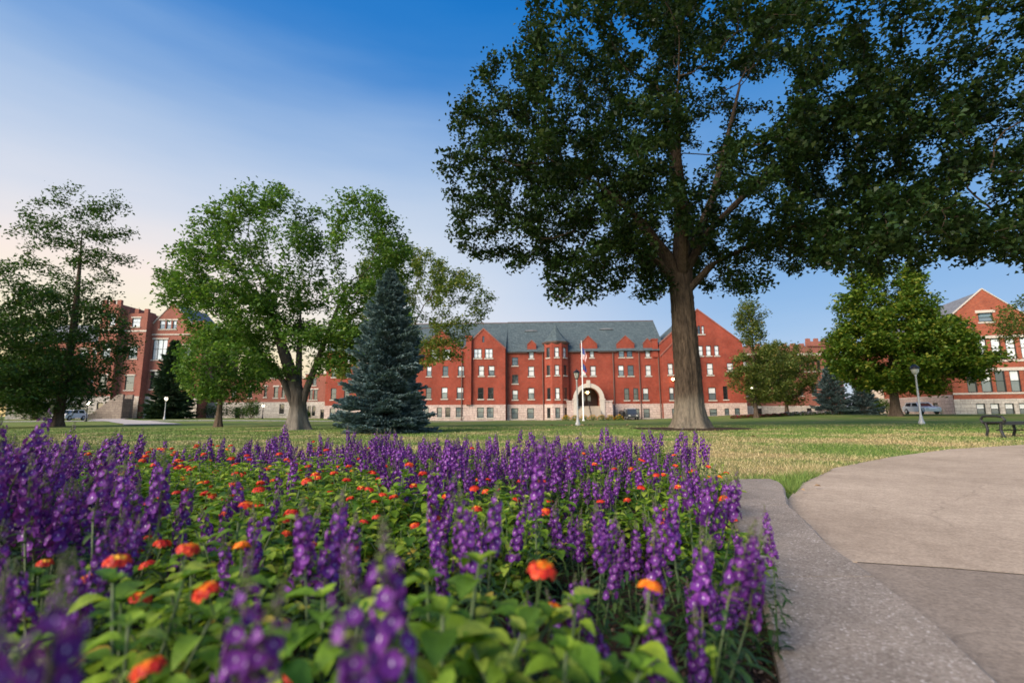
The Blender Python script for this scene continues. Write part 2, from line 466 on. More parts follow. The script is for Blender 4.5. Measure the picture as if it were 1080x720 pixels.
# kerb: exposed-aggregate concrete, in cast lengths with tight joints
t = NT('aggregate').set(.8, 0, .3)
p = t.pos()
v = t.new("ShaderNodeTexVoronoi"); v.inputs['Scale'].default_value = 120; t.l(p, v.inputs['Vector'])
sp = t.new("ShaderNodeSeparateColor"); t.l(v.outputs['Color'], sp.inputs[0])
peb = t.ramp(sp.outputs[0], [(.0, (.19, .165, .135)), (.45, (.295, .262, .22)), (.8, (.35, .315, .27)), (.95, (.46, .425, .385)), (1, (.58, .55, .51))])
v2 = t.new("ShaderNodeTexVoronoi"); v2.feature = 'DISTANCE_TO_EDGE'; v2.inputs['Scale'].default_value = 120; t.l(p, v2.inputs['Vector'])
col = t.mix(t.ramp(v2.outputs['Distance'], [(.02, (1, 1, 1)), (.16, (0, 0, 0))]), peb, (.28, .235, .2))
a = t.noise(p, 3, 6, .7)
t.base(t.mix(1., col, t.ramp(a, [(.3, (.72, .70, .68)), (.7, (1.12, 1.1, 1.08))]), 'MULTIPLY'))
t.bump(v2.outputs['Distance'], .5, .006)
M['aggregate'] = t.m
def kerb_length(y0, y1, end=False):
    """one cast length between two cross joints"""
    n = max(4, int(abs(y1 - y0) / .07)); K = []
    for i in range(n + 1):
        y = y0 + (y1 - y0) * i / n
        l = Vector((interp(KERB_L, y), y, 0)); r = Vector((interp(KERB_R, y + .02), y + .02 * (y > 4), 0))
        if end:                        # rounded nose at the far end
            k = S(y, 4.72, 4.95) * .045
            l.x += k; r.x -= k * 1.3
        d = (r - l).normalized(); b = .014
        rg = lambda: R.uniform(-.003, .003)
        K.append([l + Vector((0, 0, -.06)), l + Vector((0, 0, .12 - b + rg())), l + d * b * 1.2 + Vector((rg(), 0, .12)), (l + r) / 2 + Vector((0, 0, .122)),
                  r - d * b * 1.2 + Vector((rg(), 0, .12)), r + Vector((rg(), 0, .12 - b + rg())), r + d * .012 + Vector((0, 0, -.06))])
    m = len(K[0]); V = [tuple(p) for ring in K for p in ring]
    F = [(i * m + j, i * m + j + 1, (i + 1) * m + j + 1, (i + 1) * m + j) for i in range(n) for j in range(m - 1)]
    me = bpy.data.meshes.new('kerb'); caps = [tuple(range(m)), tuple(n * m + j for j in reversed(range(m)))]
    me.from_pydata(V, [], F + caps); me.materials.append(M['aggregate'])
    bm = bmesh.new(); bm.from_mesh(me); bmesh.ops.recalc_face_normals(bm, faces=bm.faces); bm.to_mesh(me); bm.free()
    return tag(link('kerb', me), kind='structure')
cuts = [4.93, 3.60, 2.07, .55, -1.2]
for i, (a, b) in enumerate(zip(cuts, cuts[1:])): kerb_length(a - (.004 if i else 0), b + .004, i == 0)

# far path in front of the halls on the left
t = NT('far_concrete').set(.9, 0, .2); f = t.noise(t.pos(), .8, 5)
t.base(t.ramp(f, [(.3, (.36, .33, .31)), (.7, (.47, .44, .41))])); M['far_concrete'] = t.m
def strip(name, pts, w, m, dz=.03):
    L = []; n = 14
    P = [Vector((x, y)) for x, y in pts]; Q = []
    for a, b in zip(P, P[1:]): Q += [a.lerp(b, i / n) for i in range(n)]
    Q.append(P[-1])
    V = []
    for i, p in enumerate(Q):
        d = (Q[min(i + 1, len(Q) - 1)] - Q[max(i - 1, 0)]).normalized(); s = Vector((-d.y, d.x)) * w / 2
        for k in (1, -1):
            q = p + s * k; V.append((q.x, q.y, gz(q.x, q.y) + dz))
    F = [(2 * i, 2 * i + 1, 2 * i + 3, 2 * i + 2) for i in range(len(Q) - 1)]
    return tag(link(name, np_mesh(name, V, F, m, True)), kind='structure')
strip('far_path', [(-95, 61), (-70, 62), (-48, 63), (-22, 66), (-12, 70), (-4, 78)], 4.2, M['far_concrete'], .035)
strip('branch_path', [(-66, 81), (-60, 72), (-47, 60), (-34, 46), (-30, 41)], 4.0, M['far_concrete'], .05)
strip('hall_front_path', [(-30, 83.0), (0, 82.2), (18, 82), (40, 81.5), (60, 80)], 1.8, M['far_concrete'], .04)

# mulch ring under the oak
V = [(8.33, 23.0, .075)]; n = 48
for k in range(n):
    a = 2 * math.pi * k / n; r = 2.3 + .35 * math.sin(3 * a + 1) + R.uniform(-.2, .2)
    V.append((8.33 + r * math.cos(a) * 1.2, 23.0 + r * math.sin(a), .012))
me = bpy.data.meshes.new('oak_mulch'); me.from_pydata(V, [], [(0, 1 + k, 1 + (k + 1) % n) for k in range(n)]); me.materials.append(M['soil'])
tag(link('oak_mulch', me), kind='structure')

# ---------------------------------------------------------------- grass blades on the near lawn
def on_lawn(x, y):
    if y < 5.32 and x < 2.2: return False
    if y < 4.97 and x < 2.66: return False
    if (x - 8.33) ** 2 / 7 + (y - 23) ** 2 / 5 < 1: return False
    if x > PATH_EDGE[0][0] - .05:
        for (x0, y0), (x1, y1) in zip(PATH_EDGE, PATH_EDGE[1:]):
            if x0 <= x <= x1: return y > y0 + (y1 - y0) * (x - x0) / (x1 - x0) - .03
        if x < PATH_EDGE[0][0]: return y > 4.95
        return False
    return True
N = 230000
d = np.exp(NR.uniform(np.log(4.2), np.log(30), N)); px = NR.uniform(-1.15, 1.2, N)
x = px * d; keep = np.array([on_lawn(a, b) for a, b in zip(x, d)])
x = x[keep]; d = d[keep]
tx = NR.uniform(2.35, 4.2, 5000); ty = np.interp(tx, [p[0] for p in PATH_EDGE], [p[1] for p in PATH_EDGE]) + np.abs(NR.normal(0, .22, 5000)) - .02
tk = np.array([on_lawn(a, b) for a, b in zip(tx, ty)]); nt = int(tk.sum())
ext = np.concatenate([np.zeros(len(x)), np.ones(nt)])
x = np.concatenate([x, tx[tk]]); d = np.concatenate([d, ty[tk]])
n = len(x); h = NR.uniform(.018, .05, n) + ext * NR.uniform(0, .05, n)
h *= 1 + .5 * (NR.random(n) < .06)
w = NR.uniform(.0022, .0045, n) * np.clip(d / 5, 1, 4.5)
ang = NR.uniform(0, 2 * np.pi, n); lean = NR.normal(0, .55, (n, 2)) * h[:, None]
z = np.array([gz(a, b) for a, b in zip(x, d)])
bx, by = np.cos(ang) * w, np.sin(ang) * w
V = np.empty((n, 3, 3))
V[:, 0] = np.c_[x - bx, d - by, z - .004]; V[:, 1] = np.c_[x + bx, d + by, z - .004]; V[:, 2] = np.c_[x + lean[:, 0], d + lean[:, 1], z + h]
F = np.arange(3 * n).reshape(n, 3)
t = NT('grass_blade').set(.6, 0, .25)
g = t.new("ShaderNodeNewGeometry"); p = g.outputs['Position']; rnd = g.outputs['Random Per Island']
f1 = t.noise(p, .35, 5, .6)
sp = t.new("ShaderNodeSeparateXYZ"); t.l(p, sp.inputs[0])
mr = t.new("ShaderNodeMapRange"); mr.interpolation_type = 'SMOOTHSTEP'
t.l(sp.outputs[1], mr.inputs[0]); mr.inputs[1].default_value = 11; mr.inputs[2].default_value = 22; mr.inputs[3].default_value = .46; mr.inputs[4].default_value = .12
m2 = t.new("ShaderNodeMapRange"); m2.interpolation_type = 'SMOOTHSTEP'     # lush along the path's edge by the kerb
t.l(sp.outputs[1], m2.inputs[0]); m2.inputs[1].default_value = 5.0; m2.inputs[2].default_value = 6.6; m2.inputs[3].default_value = -.75; m2.inputs[4].default_value = 0
dry = t.math('ADD', t.math('MULTIPLY', t.math('SUBTRACT', f1, .5), 3.2), t.math('ADD', mr.outputs[0], m2.outputs[0]))
dry = t.math('ADD', dry, t.math('MULTIPLY', t.math('SUBTRACT', rnd, .5), .7))
green = t.ramp(rnd, [(0, (.06, .115, .02)), (.6, (.125, .21, .04)), (1, (.20, .27, .07))])
straw = t.ramp(rnd, [(0, (.21, .16, .07)), (.6, (.40, .32, .16)), (1, (.52, .44, .25))])
t.base(t.mix(t.ramp(dry, [(.15, (0, 0, 0)), (.8, (1, 1, 1))]), green, straw))
tag(link('grass', np_mesh('grass', V.reshape(-1, 3), F, t.m)), kind='stuff', label='short mown grass, green with straw coloured dry patches, behind the flower bed', cat='grass')
# ================================================================ BUILDINGS
def clip(poly, rect):
    """convex polygon clipped to a rectangle"""
    x0, x1, z0, z1 = rect
    for ax, lim, sg in ((0, x0, 1), (0, x1, -1), (1, z0, 1), (1, z1, -1)):
        out = []
        for i, a in enumerate(poly):
            b = poly[(i + 1) % len(poly)]
            da, db = (a[ax] - lim) * sg, (b[ax] - lim) * sg
            if da >= 0: out.append(a)
            if (da > 0 and db < 0) or (da < 0 and db > 0):
                k = da / (da - db); out.append((a[0] + (b[0] - a[0]) * k, a[1] + (b[1] - a[1]) * k))
        poly = out
        if len(poly) < 3: return []
    area = sum(poly[i][0] * poly[(i + 1) % len(poly)][1] - poly[(i + 1) % len(poly)][0] * poly[i][1] for i in range(len(poly)))
    return poly if abs(area) > 1e-5 else []

def wall_mesh(mb, polys, holes, reveal=.2):
    xs = sorted({round(v, 4) for h in holes for v in h[:2]}); zs = sorted({round(v, 4) for h in holes for v in h[2:4]})
    for P in polys:
        X = [min(p[0] for p in P)] + [x for x in xs] + [max(p[0] for p in P)]; X = sorted(set(X))
        Z = sorted(set([min(p[1] for p in P)] + zs + [max(p[1] for p in P)]))
        for x0, x1 in zip(X, X[1:]):
            for z0, z1 in zip(Z, Z[1:]):
                cx, cz = (x0 + x1) / 2, (z0 + z1) / 2
                if any(h[0] < cx < h[1] and h[2] < cz < h[3] for h in holes): continue
                q = clip(list(P), (x0, x1, z0, z1))
                if q: mb.poly([(x, 0, z) for x, z in q])
    for h in holes:
        x0, x1, z0, z1 = h[:4]
        for a, b in (((x0, z0), (x1, z0)), ((x1, z0), (x1, z1)), ((x1, z1), (x0, z1)), ((x0, z1), (x0, z0))):
            mb.poly([(a[0], 0, a[1]), (a[0], reveal, a[1]), (b[0], reveal, b[1]), (b[0], 0, b[1])])

_win = {}
def window(root, w, h, style, pos, rotz, frame_mat, sill=True, head=False):
    key = (round(w, 1), round(h, 1), style[0], frame_mat, style[1:])
    w, h = key[0], key[1]
    if key not in _win:
        f = MB(); t = .1
        f.box(-w / 2, -w / 2 + t, -.05, .05, 0, h).box(w / 2 - t, w / 2, -.05, .05, 0, h)
        f.box(-w / 2 + t, w / 2 - t, -.05, .05, 0, t).box(-w / 2 + t, w / 2 - t, -.05, .05, h - t, h)
        if h > .9: f.box(-w / 2 + t, w / 2 - t, -.035, .045, h * .52 - .035, h * .52 + .035)
        nm = int(style[1:] or 1)
        for k in range(1, nm):
            x = -w / 2 + w * k / nm
            f.box(x - .04, x + .04, -.045, .048, t, h * .52 - .035).box(x - .04, x + .04, -.045, .048, h * .52 + .035, h - t)
        fm = f.mesh('window', M[frame_mat])
        p = MB(); cut = h * .52
        kinds = {'b': ('pane_blind_sky', 'pane_blind_sky'), 'h': ('pane_blind_sky', 'pane_half'), 'd': ('pane_dark', 'pane_dark'), 't': ('pane_teal', 'pane_half')}[style[0]]
        p.poly([(-w / 2 + .02, .02, .02), (w / 2 - .02, .02, .02), (w / 2 - .02, .02, cut), (-w / 2 + .02, .02, cut)], 1)
        p.poly([(-w / 2 + .02, .02, cut), (w / 2 - .02, .02, cut), (w / 2 - .02, .02, h - .02), (-w / 2 + .02, .02, h - .02)], 0)
        pm = p.mesh('pane', [M[kinds[0]], M[kinds[1]]], recalc=False)
        s = MB(); s.box(-w / 2 - .12, w / 2 + .12, -.26, -.055, -.17, .0)
        hd = MB(); hd.box(-w / 2 - .16, w / 2 + .16, -.24, -.06, h, h + .26)
        _win[key] = (fm, pm, s.mesh('sill', M['trim']), hd.mesh('lintel', M['trim']))
    fm, pm, sm, hm = _win[key]
    o = link('window', fm, root, pos, rotz)
    link('pane', pm, o)
    if sill: link('sill', sm, o)
    if head: link('lintel', hm, o)
    return o

def facade(root, name, polys, wins, m, loc=(0, 0, 0), rotz=0.0, frame='sash_dark', sill=True, head=False, extra=()):
    mb = MB()
    W = []
    for x0, x1, z0, z1, st in wins:      # snap to one decimal so equal windows share their meshes
        w, h = round(x1 - x0, 1), round(z1 - z0, 1); c = (x0 + x1) / 2
        W.append((c - w / 2, c + w / 2, z0, z0 + h, st))
    wall_mesh(mb, polys, [w[:4] for w in W] + list(extra))
    o = mb.obj(name, m, root, loc, rotz, recalc=False)
    c, s = math.cos(rotz), math.sin(rotz)
    for x0, x1, z0, z1, st in W:
        x = (x0 + x1) / 2; y = .14
        window(root, x1 - x0, z1 - z0, st, (loc[0] + c * x - s * y, loc[1] + s * x + c * y, loc[2] + z0), rotz, frame, sill and (x1 - x0) > .42, head)
    return o

def rect(x0, x1, z0, z1): return [(x0, z0), (x1, z0), (x1, z1), (x0, z1)]
def coping(mb, xa, za, xp, zp, xb, zb, y0, y1, t=.2):
    """sloping gable coping from a up to the peak and down to b"""
    mb.prism([(xa, za), (xp, zp), (xp, zp + t * 1.3), (xa, za + t)], 'y', y0, y1)
    mb.prism([(xp + .002, zp), (xb, zb), (xb, zb + t), (xp + .002, zp + t * 1.3)], 'y', y0, y1)
def crenels(mb, x0, x1, z, y0, y1, w=.7, h=.8):
    n = max(1, int((x1 - x0) / (2 * w))); st = (x1 - x0 - w) / n
    for k in range(n + 1): mb.box(x0 + k * st, x0 + k * st + w, y0, y1, z, z + h)

# ---------------------------------------------------------------- the long red brick hall
A = thing('brick_hall', 'long red brick hall with slate roof, gables, turret and white arched entrance', 'building', (13.23, 86, -.45), rad(-2.0))
BR = M['brick_main']; SB = 2.72
lw = [(-27.62, -26.16, 10.86, 12.56, 'b2'), (-25.63, -24.18, 10.86, 12.56, 'b2'), (-20.02, -18.61, 10.9, 12.6, 'b2'), (-18.05, -16.63, 10.9, 12.6, 'b2'),
      (-26.07, -25.67, 13.75, 14.85, 'd'), (-18.51, -18.12, 13.75, 14.85, 'd'), (-28.45, -27.5, 7.76, 9.56, 'h'), (-25.58, -24.53, 7.76, 9.56, 'd'),
      (-22.82, -21.71, 7.76, 9.56, 'h'), (-19.15, -18.17, 7.76, 9.56, 'b'), (-17.39, -16.34, 7.76, 9.56, 'h'), (-28.47, -27.49, 3.8, 5.8, 'd'),
      (-25.72, -24.61, 3.8, 5.8, 'h'), (-22.98, -21.81, 3.8, 5.8, 'h'), (-19.27, -18.23, 3.7, 5.75, 'd'), (-17.51, -16.47, 3.7, 5.75, 'd')]
for x in (-45, -42.6, -39.5, -36.4, -33.2):
    lw += [(x - .5, x + .5, 3.8, 5.8, 'd'), (x - .5, x + .5, 7.76, 9.56, 'h'), (x - .5, x + .5, 10.4, 11.7, 'b')]
WE = 12.5
facade(A, 'wing_wall', [rect(-46.5, -14.39, SB, WE), [(-29.5, WE), (-22.35, WE), (-25.89, 16.0)], [(-21.9, WE), (-14.39, WE), (-18.3, 16.1)]], lw, BR, (0, -1.2, 0))
lwb = [(-28.71, -27.87, .6, 2.3, 't'), (-26.44, -25.53, .6, 2.3, 't'), (-24.97, -24.07, .6, 2.3, 'd'), (-23.13, -21.9, .6, 2.3, 't'), (-19.37, -18.21, .45, 2.25, 't'), (-17.69, -16.47, .45, 2.25, 't')]
lwb += [(x - .5, x + .5, .6, 2.3, 't') for x in (-45, -42.6, -39.5, -36.4, -33.2)]
facade(A, 'stone_base', [rect(-46.5, -14.39, -.6, SB)], lwb, M['stone'], (0, -1.28, 0))
cw = [(-13.24, -12.18, 9.65, 11.15, 'd'), (-13.24, -12.18, 6.42, 8.02, 'd'), (-13.26, -12.21, 3.6, 5.3, 'h'), (-10.25, -9.32, 10.9, 12.4, 'b'), (-10.35, -9.29, 7.7, 9.5, 'b'), (-10.39, -9.34, 3.66, 5.66, 'h'),
      (-.84, .02, 10.96, 12.4, 'b'), (.64, 1.45, 10.96, 12.4, 'b'), (-.97, -.11, 7.68, 9.48, 'b'), (.67, 1.7, 7.68, 9.48, 'b'), (5.8, 6.83, 10.95, 12.5, 'h'), (7.25, 8.26, 10.95, 12.5, 'd'),
      (5.61, 6.66, 7.62, 9.52, 'h'), (7.27, 8.39, 7.62, 9.52, 'd'), (6.51, 7.41, 3.36, 5.5, 'd'), (8.12, 9.02, 3.36, 5.5, 'd'), (9.8, 10.76, 3.36, 5.5, 'h'), (10.52, 11.43, 10.9, 12.5, 'b'), (10.44, 11.41, 7.6, 9.5, 'b')]
CE = 12.1
dorm = [(-10.5, -8.9, -9.7, 13.4, 14.15), (-1.04, 2.05, .45, 13.3, 14.85), (5.46, 8.66, 7.1, 13.3, 14.8), (10.2, 11.75, 11.0, 13.35, 14.25)]
polys = [rect(-14.39, 13.0, SB, CE)]
for a, b, c, z0, z1 in dorm: polys += [rect(a, b, CE, z0), [(a, z0), (b, z0), (c, z1)]]
facade(A, 'centre_wall', polys, cw, BR, extra=[(-2.0, 2.0, SB - .01, 5.6)])
cb = [(-13.42, -12.25, .2, 2.1, 't'), (-10.62, -9.45, .27, 2.1, 't'), (6.36, 7.32, .27, 1.92, 'b'), (8.03, 9.05, .27, 1.92, 't'), (9.72, 10.84, .27, 1.92, 't')]
facade(A, 'stone_base', [rect(-14.39, 13.0, -.6, SB)], cb, M['stone'], (0, -.08, 0), extra=[(-2.0, 2.0, -.59, SB + .01)])
rw = [(19.54, 20.44, 10.98, 12.8, 'b'), (20.95, 21.85, 10.98, 12.8, 'b'), (22.42, 23.19, 10.98, 12.8, 'b'), (19.17, 19.62, 14.83, 16.33, 'd'), (19.72, 20.2, 14.83, 16.33, 'd'), (20.38, 20.9, 14.83, 16.33, 'b'),
      (18.5, 19.53, 7.58, 9.66, 'h'), (20.87, 22.01, 7.58, 9.66, 'b'), (24.39, 25.47, 8.3, 9.66, 'b'), (18.2, 19.2, 3.27, 5.5, 'd'), (20.91, 22.17, 3.25, 5.5, 'h'), (23.44, 24.2, 3.33, 5.6, 'd')]
facade(A, 'gable_wall', [rect(13.0, 27.3, SB, 13.2), [(13.0, 13.2), (27.3, 13.2), (19.85, 19.2)]], rw, BR, (0, -.8, 0))
facade(A, 'stone_base', [rect(13.0, 27.3, -.6, SB)], [(20.88, 22.14, .35, 1.75, 't'), (23.4, 24.24, .4, 1.8, 't'), (25.12, 26.06, .35, 1.85, 't'), (14, 15, .35, 1.8, 't')], M['stone'], (0, -.88, 0))
facade(A, 'gable_wall', [rect(12.9, 19.3, SB, 11.0), [(12.9, 11.0), (19.3, 11.0), (16.1, 14.2)]],
       [(13.88, 14.83, 7.63, 9.68, 'b'), (13.94, 14.74, 3.28, 5.5, 'h'), (15.91, 16.92, 7.62, 9.67, 'd'), (15.67, 16.67, 3.27, 5.48, 'd')], BR, (0, -1.6, 0))
facade(A, 'stone_base', [rect(12.9, 19.3, -.6, SB)], [(14.2, 15.2, .35, 1.8, 't'), (16.4, 17.4, .35, 1.8, 't')], M['stone'], (0, -1.68, 0))
# bodies behind the fronts
mb = MB(); mb.box(-46.4, -14.3, -.9, 14, -.6, WE - .05); mb.box(-14.2, -2.05, .3, 14, -.6, CE - .05); mb.box(2.05, 12.9, .3, 14, -.6, CE - .05); mb.box(-2.05, 2.05, 1.6, 14, -.6, CE - .05)
mb.box(-2.05, 2.05, .3, 1.6, 5.62, CE - .05)
mb.box(13.0, 27.25, -.5, 15, -.6, 13.1)
mb.box(-14.45, -14.39, -1.2, .0, -.5, WE)     # return wall of the wing
mb.obj('body_wall', BR, A)
# roofs
def roof_piece(parent, outline, axis, a, b, m):
    mb = MB(); mb.prism(outline, axis, a, b); return mb.obj('roof', M[m], parent)
roof = roof_piece(A, [(-1.0, WE - .05), (7.2, 18.75), (15.4, WE - .05)], 'x', -46.9, -14.3, 'slate')
roof_piece(A, [(-.55, CE - .02), (7.0, 18.8), (14.6, CE - .02)], 'x', -14.28, 14.0, 'slate')
for a, b, c, zb, zp, yf, L in [(-29.5, -22.35, -25.89, WE, 15.95, -1.2, 6), (-21.9, -14.42, -18.3, WE, 16.05, -1.2, 6), (13.05, 27.25, 19.85, 13.15, 19.1, -.8, 16), (12.95, 19.25, 16.1, 10.95, 14.1, -1.6, 1.2)]:
    roof_piece(A, [(a, zb), (b, zb), (c, zp)], 'y', yf + .22, yf + L, 'slate')
for a, b, c, z0, z1 in dorm:
    mb = MB(); mb.prism([(a + .02, CE - .3), (b - .02, CE - .3), (b - .02, z0 - .05), (c, z1 - .06), (a + .02, z0 - .05)], 'y', .22, 3.2); mb.obj('dormer_roof', M['slate'], A)
mb = MB()
for cx, cz in ((-9.8, 16.6), (4.5, 16.8)):
    pts = [(cx + 1.3 * math.cos(k * math.pi / 8), .26 * math.sin(k * math.pi / 8)) for k in range(9)]
    y = -.55 + (cz - CE) * 7.55 / 6.7
    mb.prism([(x, cz + z) for x, z in pts], 'y', y - .25, y + .6)
mb.obj('eyebrow_vent', M['slate_grey'], roof)
mb = MB(); mb.box(-46.9, -14.3, 7.1, 7.3, 18.7, 18.86); mb.box(-14.28, 14.0, 6.9, 7.1, 18.74, 18.9); mb.obj('ridge_cap', M['copper'], roof)
mb = MB()
coping(mb, -29.6, WE, -25.89, 16.0, -22.2, WE, -1.3, -.9); coping(mb, -21.98, WE, -18.3, 16.1, -14.3, WE, -1.3, -.9)
coping(mb, 12.9, 13.15, 19.85, 19.2, 27.45, 13.1, -.92, -.5); coping(mb, 12.8, 10.95, 16.1, 14.2, 19.4, 10.95, -1.72, -1.3)
for a, b, c, z0, z1 in dorm: coping(mb, a - .04, z0, c, z1, b + .04, z0, -.08, .3, .1)
mb.obj('coping', M['brick_dull'], A)
mb = MB()
ga = [(-14.39, -10.55), (-8.85, -7.6), (-3.3, -1.1), (2.1, 5.4), (8.72, 10.15)]
for a, b in ga: mb.box(a, b, -.42, -.2, CE - .22, CE + .02)
mb.box(-46.5, -29.7, -1.5, -1.22, WE - .22, WE)
mb.obj('gutter', M['copper'], A)
for x, y, z in ((-14.25, -.14, CE), (-22.1, -1.38, WE), (-7.75, -.14, CE), (4.75, -.14, CE), (9.35, -.14, CE), (12.75, -.14, CE)):
    mb = MB(); mb.tube([(x, y, -.3), (x, y, z - .2)], .09, 8); mb.obj('downspout', M['copper'], A)
mb = MB(); mb.box(-21.35, -19.95 - .45, -1.75, -.4, SB, 14.6); mb.box(-21.45, -20.3, -1.85, -.3, 14.6, 14.9); mb.obj('chimney', BR, A)
mb = MB(); mb.box(11.78, 12.75, -.25, 1.0, CE - 1.2, 14.0); mb.box(11.7, 12.83, -.33, 1.08, 14.0, 14.2); mb.obj('chimney', BR, A)
# turret: five sides of an octagon
cx, r = -5.35, 2.25; ap = r * math.cos(rad(22.5)); ln = 2 * r * math.sin(rad(22.5))
tw = [(10.85, 12.6), (7.7, 9.5), (3.55, 5.55)]
for k, ph in enumerate((-90, -45, 0, 45, 90)):
    p = rad(ph); nrm = (math.sin(p), -math.cos(p)); d = (math.cos(p), math.sin(p))
    loc = (cx + nrm[0] * ap - d[0] * ln / 2, nrm[1] * ap - d[1] * ln / 2, 0)
    ww = [(ln / 2 - .4, ln / 2 + .4, a, b, 'b' if (ph == 0 or a > 10) and ph != -45 else 'd') for a, b in tw] if abs(ph) < 90 else []
    facade(A, 'turret_wall', [rect(0, ln, SB, 13.5)], ww, BR, loc, p)
    k2 = .07; loc2 = (loc[0] + nrm[0] * k2 - d[0] * .03, loc[1] + nrm[1] * k2 - d[1] * .03, 0)
    facade(A, 'stone_base', [rect(0, ln + .06, -.6, SB)], [(ln / 2 - .42, ln / 2 + .42, .3, 2.1, 't' if ph == 0 else 'd')] if abs(ph) < 90 else [], M['stone'], loc2, p)
mb = MB(); mb.lathe([(2.2, 13.2), (2.5, 13.5), (2.55, 13.7), (2.3, 13.72)], 8, (cx, 0, 0)); o = mb.obj('turret_cornice', M['copper'], A)
mb = MB(); mb.lathe([(2.45, 13.72), (1.6, 14.5), (.7, 15.7), (.03, 17.0)], 8, (cx, 0, 0)); mb.obj('turret_roof', M['slate'], A)
# entrance porch
mb = MB()
def annulus(mb, ro, ri, zc, y0, y1, n=22):
    for k in range(n):
        a, b = math.pi * k / n, math.pi * (k + 1) / n
        P = [(math.cos(a), math.sin(a)), (math.cos(b), math.sin(b))]
        q = [(ro * P[0][0], zc + ro * P[0][1]), (ro * P[1][0], zc + ro * P[1][1]), (ri * P[1][0], zc + ri * P[1][1]), (ri * P[0][0], zc + ri * P[0][1])]
        for y, rev in ((y0, 0), (y1, 1)):
            pts = [(x, y, z) for x, z in q]; mb.poly(pts if not rev else pts[::-1])
        mb.poly([(q[0][0], y0, q[0][1]), (q[0][0], y1, q[0][1]), (q[1][0], y1, q[1][1]), (q[1][0], y0, q[1][1])])
        mb.poly([(q[3][0], y0, q[3][1]), (q[2][0], y0, q[2][1]), (q[2][0], y1, q[2][1]), (q[3][0], y1, q[3][1])])
annulus(mb, 2.62, 1.93, 3.62, -2.5, -1.7)
mb.box(-2.66, -1.9, -2.52, -1.7, -.5, 3.62); mb.box(1.9, 2.66, -2.52, -1.7, -.5, 3.62)
mb.box(-2.78, -1.84, -2.58, -1.66, 3.35, 3.62); mb.box(1.84, 2.78, -2.58, -1.66, 3.35, 3.62)
mb.box(-.28, .28, -2.62, -1.68, 5.5, 6.75)
mb.obj('entrance_arch', M['white_paint'] if False else M['trim'], A)
mb = MB(); annulus(mb, 2.5, 1.97, 3.62, -1.7, .2); mb.box(-2.5, -1.95, -1.7, .2, -.5, 3.62); mb.box(1.95, 2.5, -1.7, .2, -.5, 3.62); mb.obj('porch_vault', M['brick_dull'], A)
mb = MB(); mb.box(-3.76, -2.68, -2.4, -.05, -.5, 3.1); mb.box(2.68, 4.0, -2.4, -.05, -.5, 3.1); mb.box(-3.86, -2.66, -2.5, -.05, 3.1, 3.28); mb.box(2.66, 4.1, -2.5, -.05, 3.1, 3.28)
mb.obj('porch_wall', M['stone'], A)
st = MB()
for k in range(13): st.box(-1.85, 1.85, -5.2 + k * .3, 1.4 if k == 12 else -5.2 + k * .3 + .3, -.5, -.05 + .185 * (k + 1) - .01 * (k == 0))
st.obj('steps', M['beige_stone'], A)
mb = MB(); mb.tube([(0, -5.2, 1.0), (0, -1.4, 3.3)], .05, 8)
for k in range(5): mb.tube([(0, -5.1 + k * .92, 0.05 + .55 * k), (0, -5.1 + k * .92, 1.05 + .55 * k)], .035, 6)
mb.obj('handrail', M['dark_metal'], A)
dr = MB(); dr.box(-1.9, 1.9, 1.42, 1.5, 2.3, 5.6); dr.box(-.95, -.02, 1.3, 1.4, 2.36, 4.6); dr.box(.02, .95, 1.3, 1.4, 2.36, 4.6)
d_ = dr.obj('door', M['wood_dark'], A)
mb = MB()
for a, b in ((-.75, -.22), (.22, .75)): mb.poly([(a, 1.29, 3.3), (b, 1.29, 3.3), (b, 1.29, 4.35), (a, 1.29, 4.35)])
mb.poly([(-.9, 1.41, 4.75), (.9, 1.41, 4.75), (.9, 1.41, 5.3), (-.9, 1.41, 5.3)])
mb.obj('door_glass', M['pane_half'], d_, recalc=False)

# ---------------------------------------------------------------- collegiate hall on the left, half behind trees
B = thing('towered_hall', 'dull red brick hall with crenellated tower and steep gable, half hidden by trees', 'building', (-63.5, 87, .22), 0)
BD = M['brick_dull']; SBB = 3.9
bw = [(-.92, .04, 16.1, 17.7, 'h'), (.3, 1.16, 16.1, 17.7, 'h'), (1.42, 2.21, 16.1, 17.7, 'h'), (-1.75, .84, 10.5, 14.2, 'b3'), (3.79, 5.34, 11.0, 13.1, 'h'),
      (-1.6, .7, 5.2, 8.4, 'd'), (3.6, 5.3, 5.4, 7.9, 'd')]
facade(B, 'gable_wall', [rect(-2.2, 7.2, SBB, 16.9), [(-2.2, 16.9), (5.05, 16.9), (1.2, 21.0)]], bw, BD, (0, 0, 0), 0, 'sash_dark', True, True)
facade(B, 'stone_base', [rect(-2.2, 7.2, -.7, SBB)], [(3.2, 4.4, 1.2, 3.0, 't')], M['stone_grey'], (0, -.1, 0))
facade(B, 'tower_wall', [rect(-6.3, -2.2, SBB, 18.8)], [(-4.92, -3.45, 16.3, 17.9, 'b'), (-4.94, -3.39, 10.56, 12.7, 'h'), (-5.0, -3.4, 5.0, 7.5, 'd')], BD, (0, -1.4, 0), 0, 'sash_dark', True, True)
facade(B, 'stone_base', [rect(-6.3, -2.2, -.7, SBB)], [], M['stone_grey'], (0, -1.5, 0))
facade(B, 'tower_wall', [rect(-9.6, -6.3, SBB, 20.2)], [(-7.97, -6.93, 16.3, 18.1, 'b'), (-8.6, -7.2, 10.6, 12.7, 'h'), (-8.6, -7.2, 5.0, 7.5, 'd')], BD, (0, -2.6, 0), 0, 'sash_dark', True, True)
facade(B, 'stone_base', [rect(-24, -6.3, -.7, SBB)], [(-8.4, -7.3, .8, 2.8, 'd')], M['stone_grey'], (0, -2.7, 0))
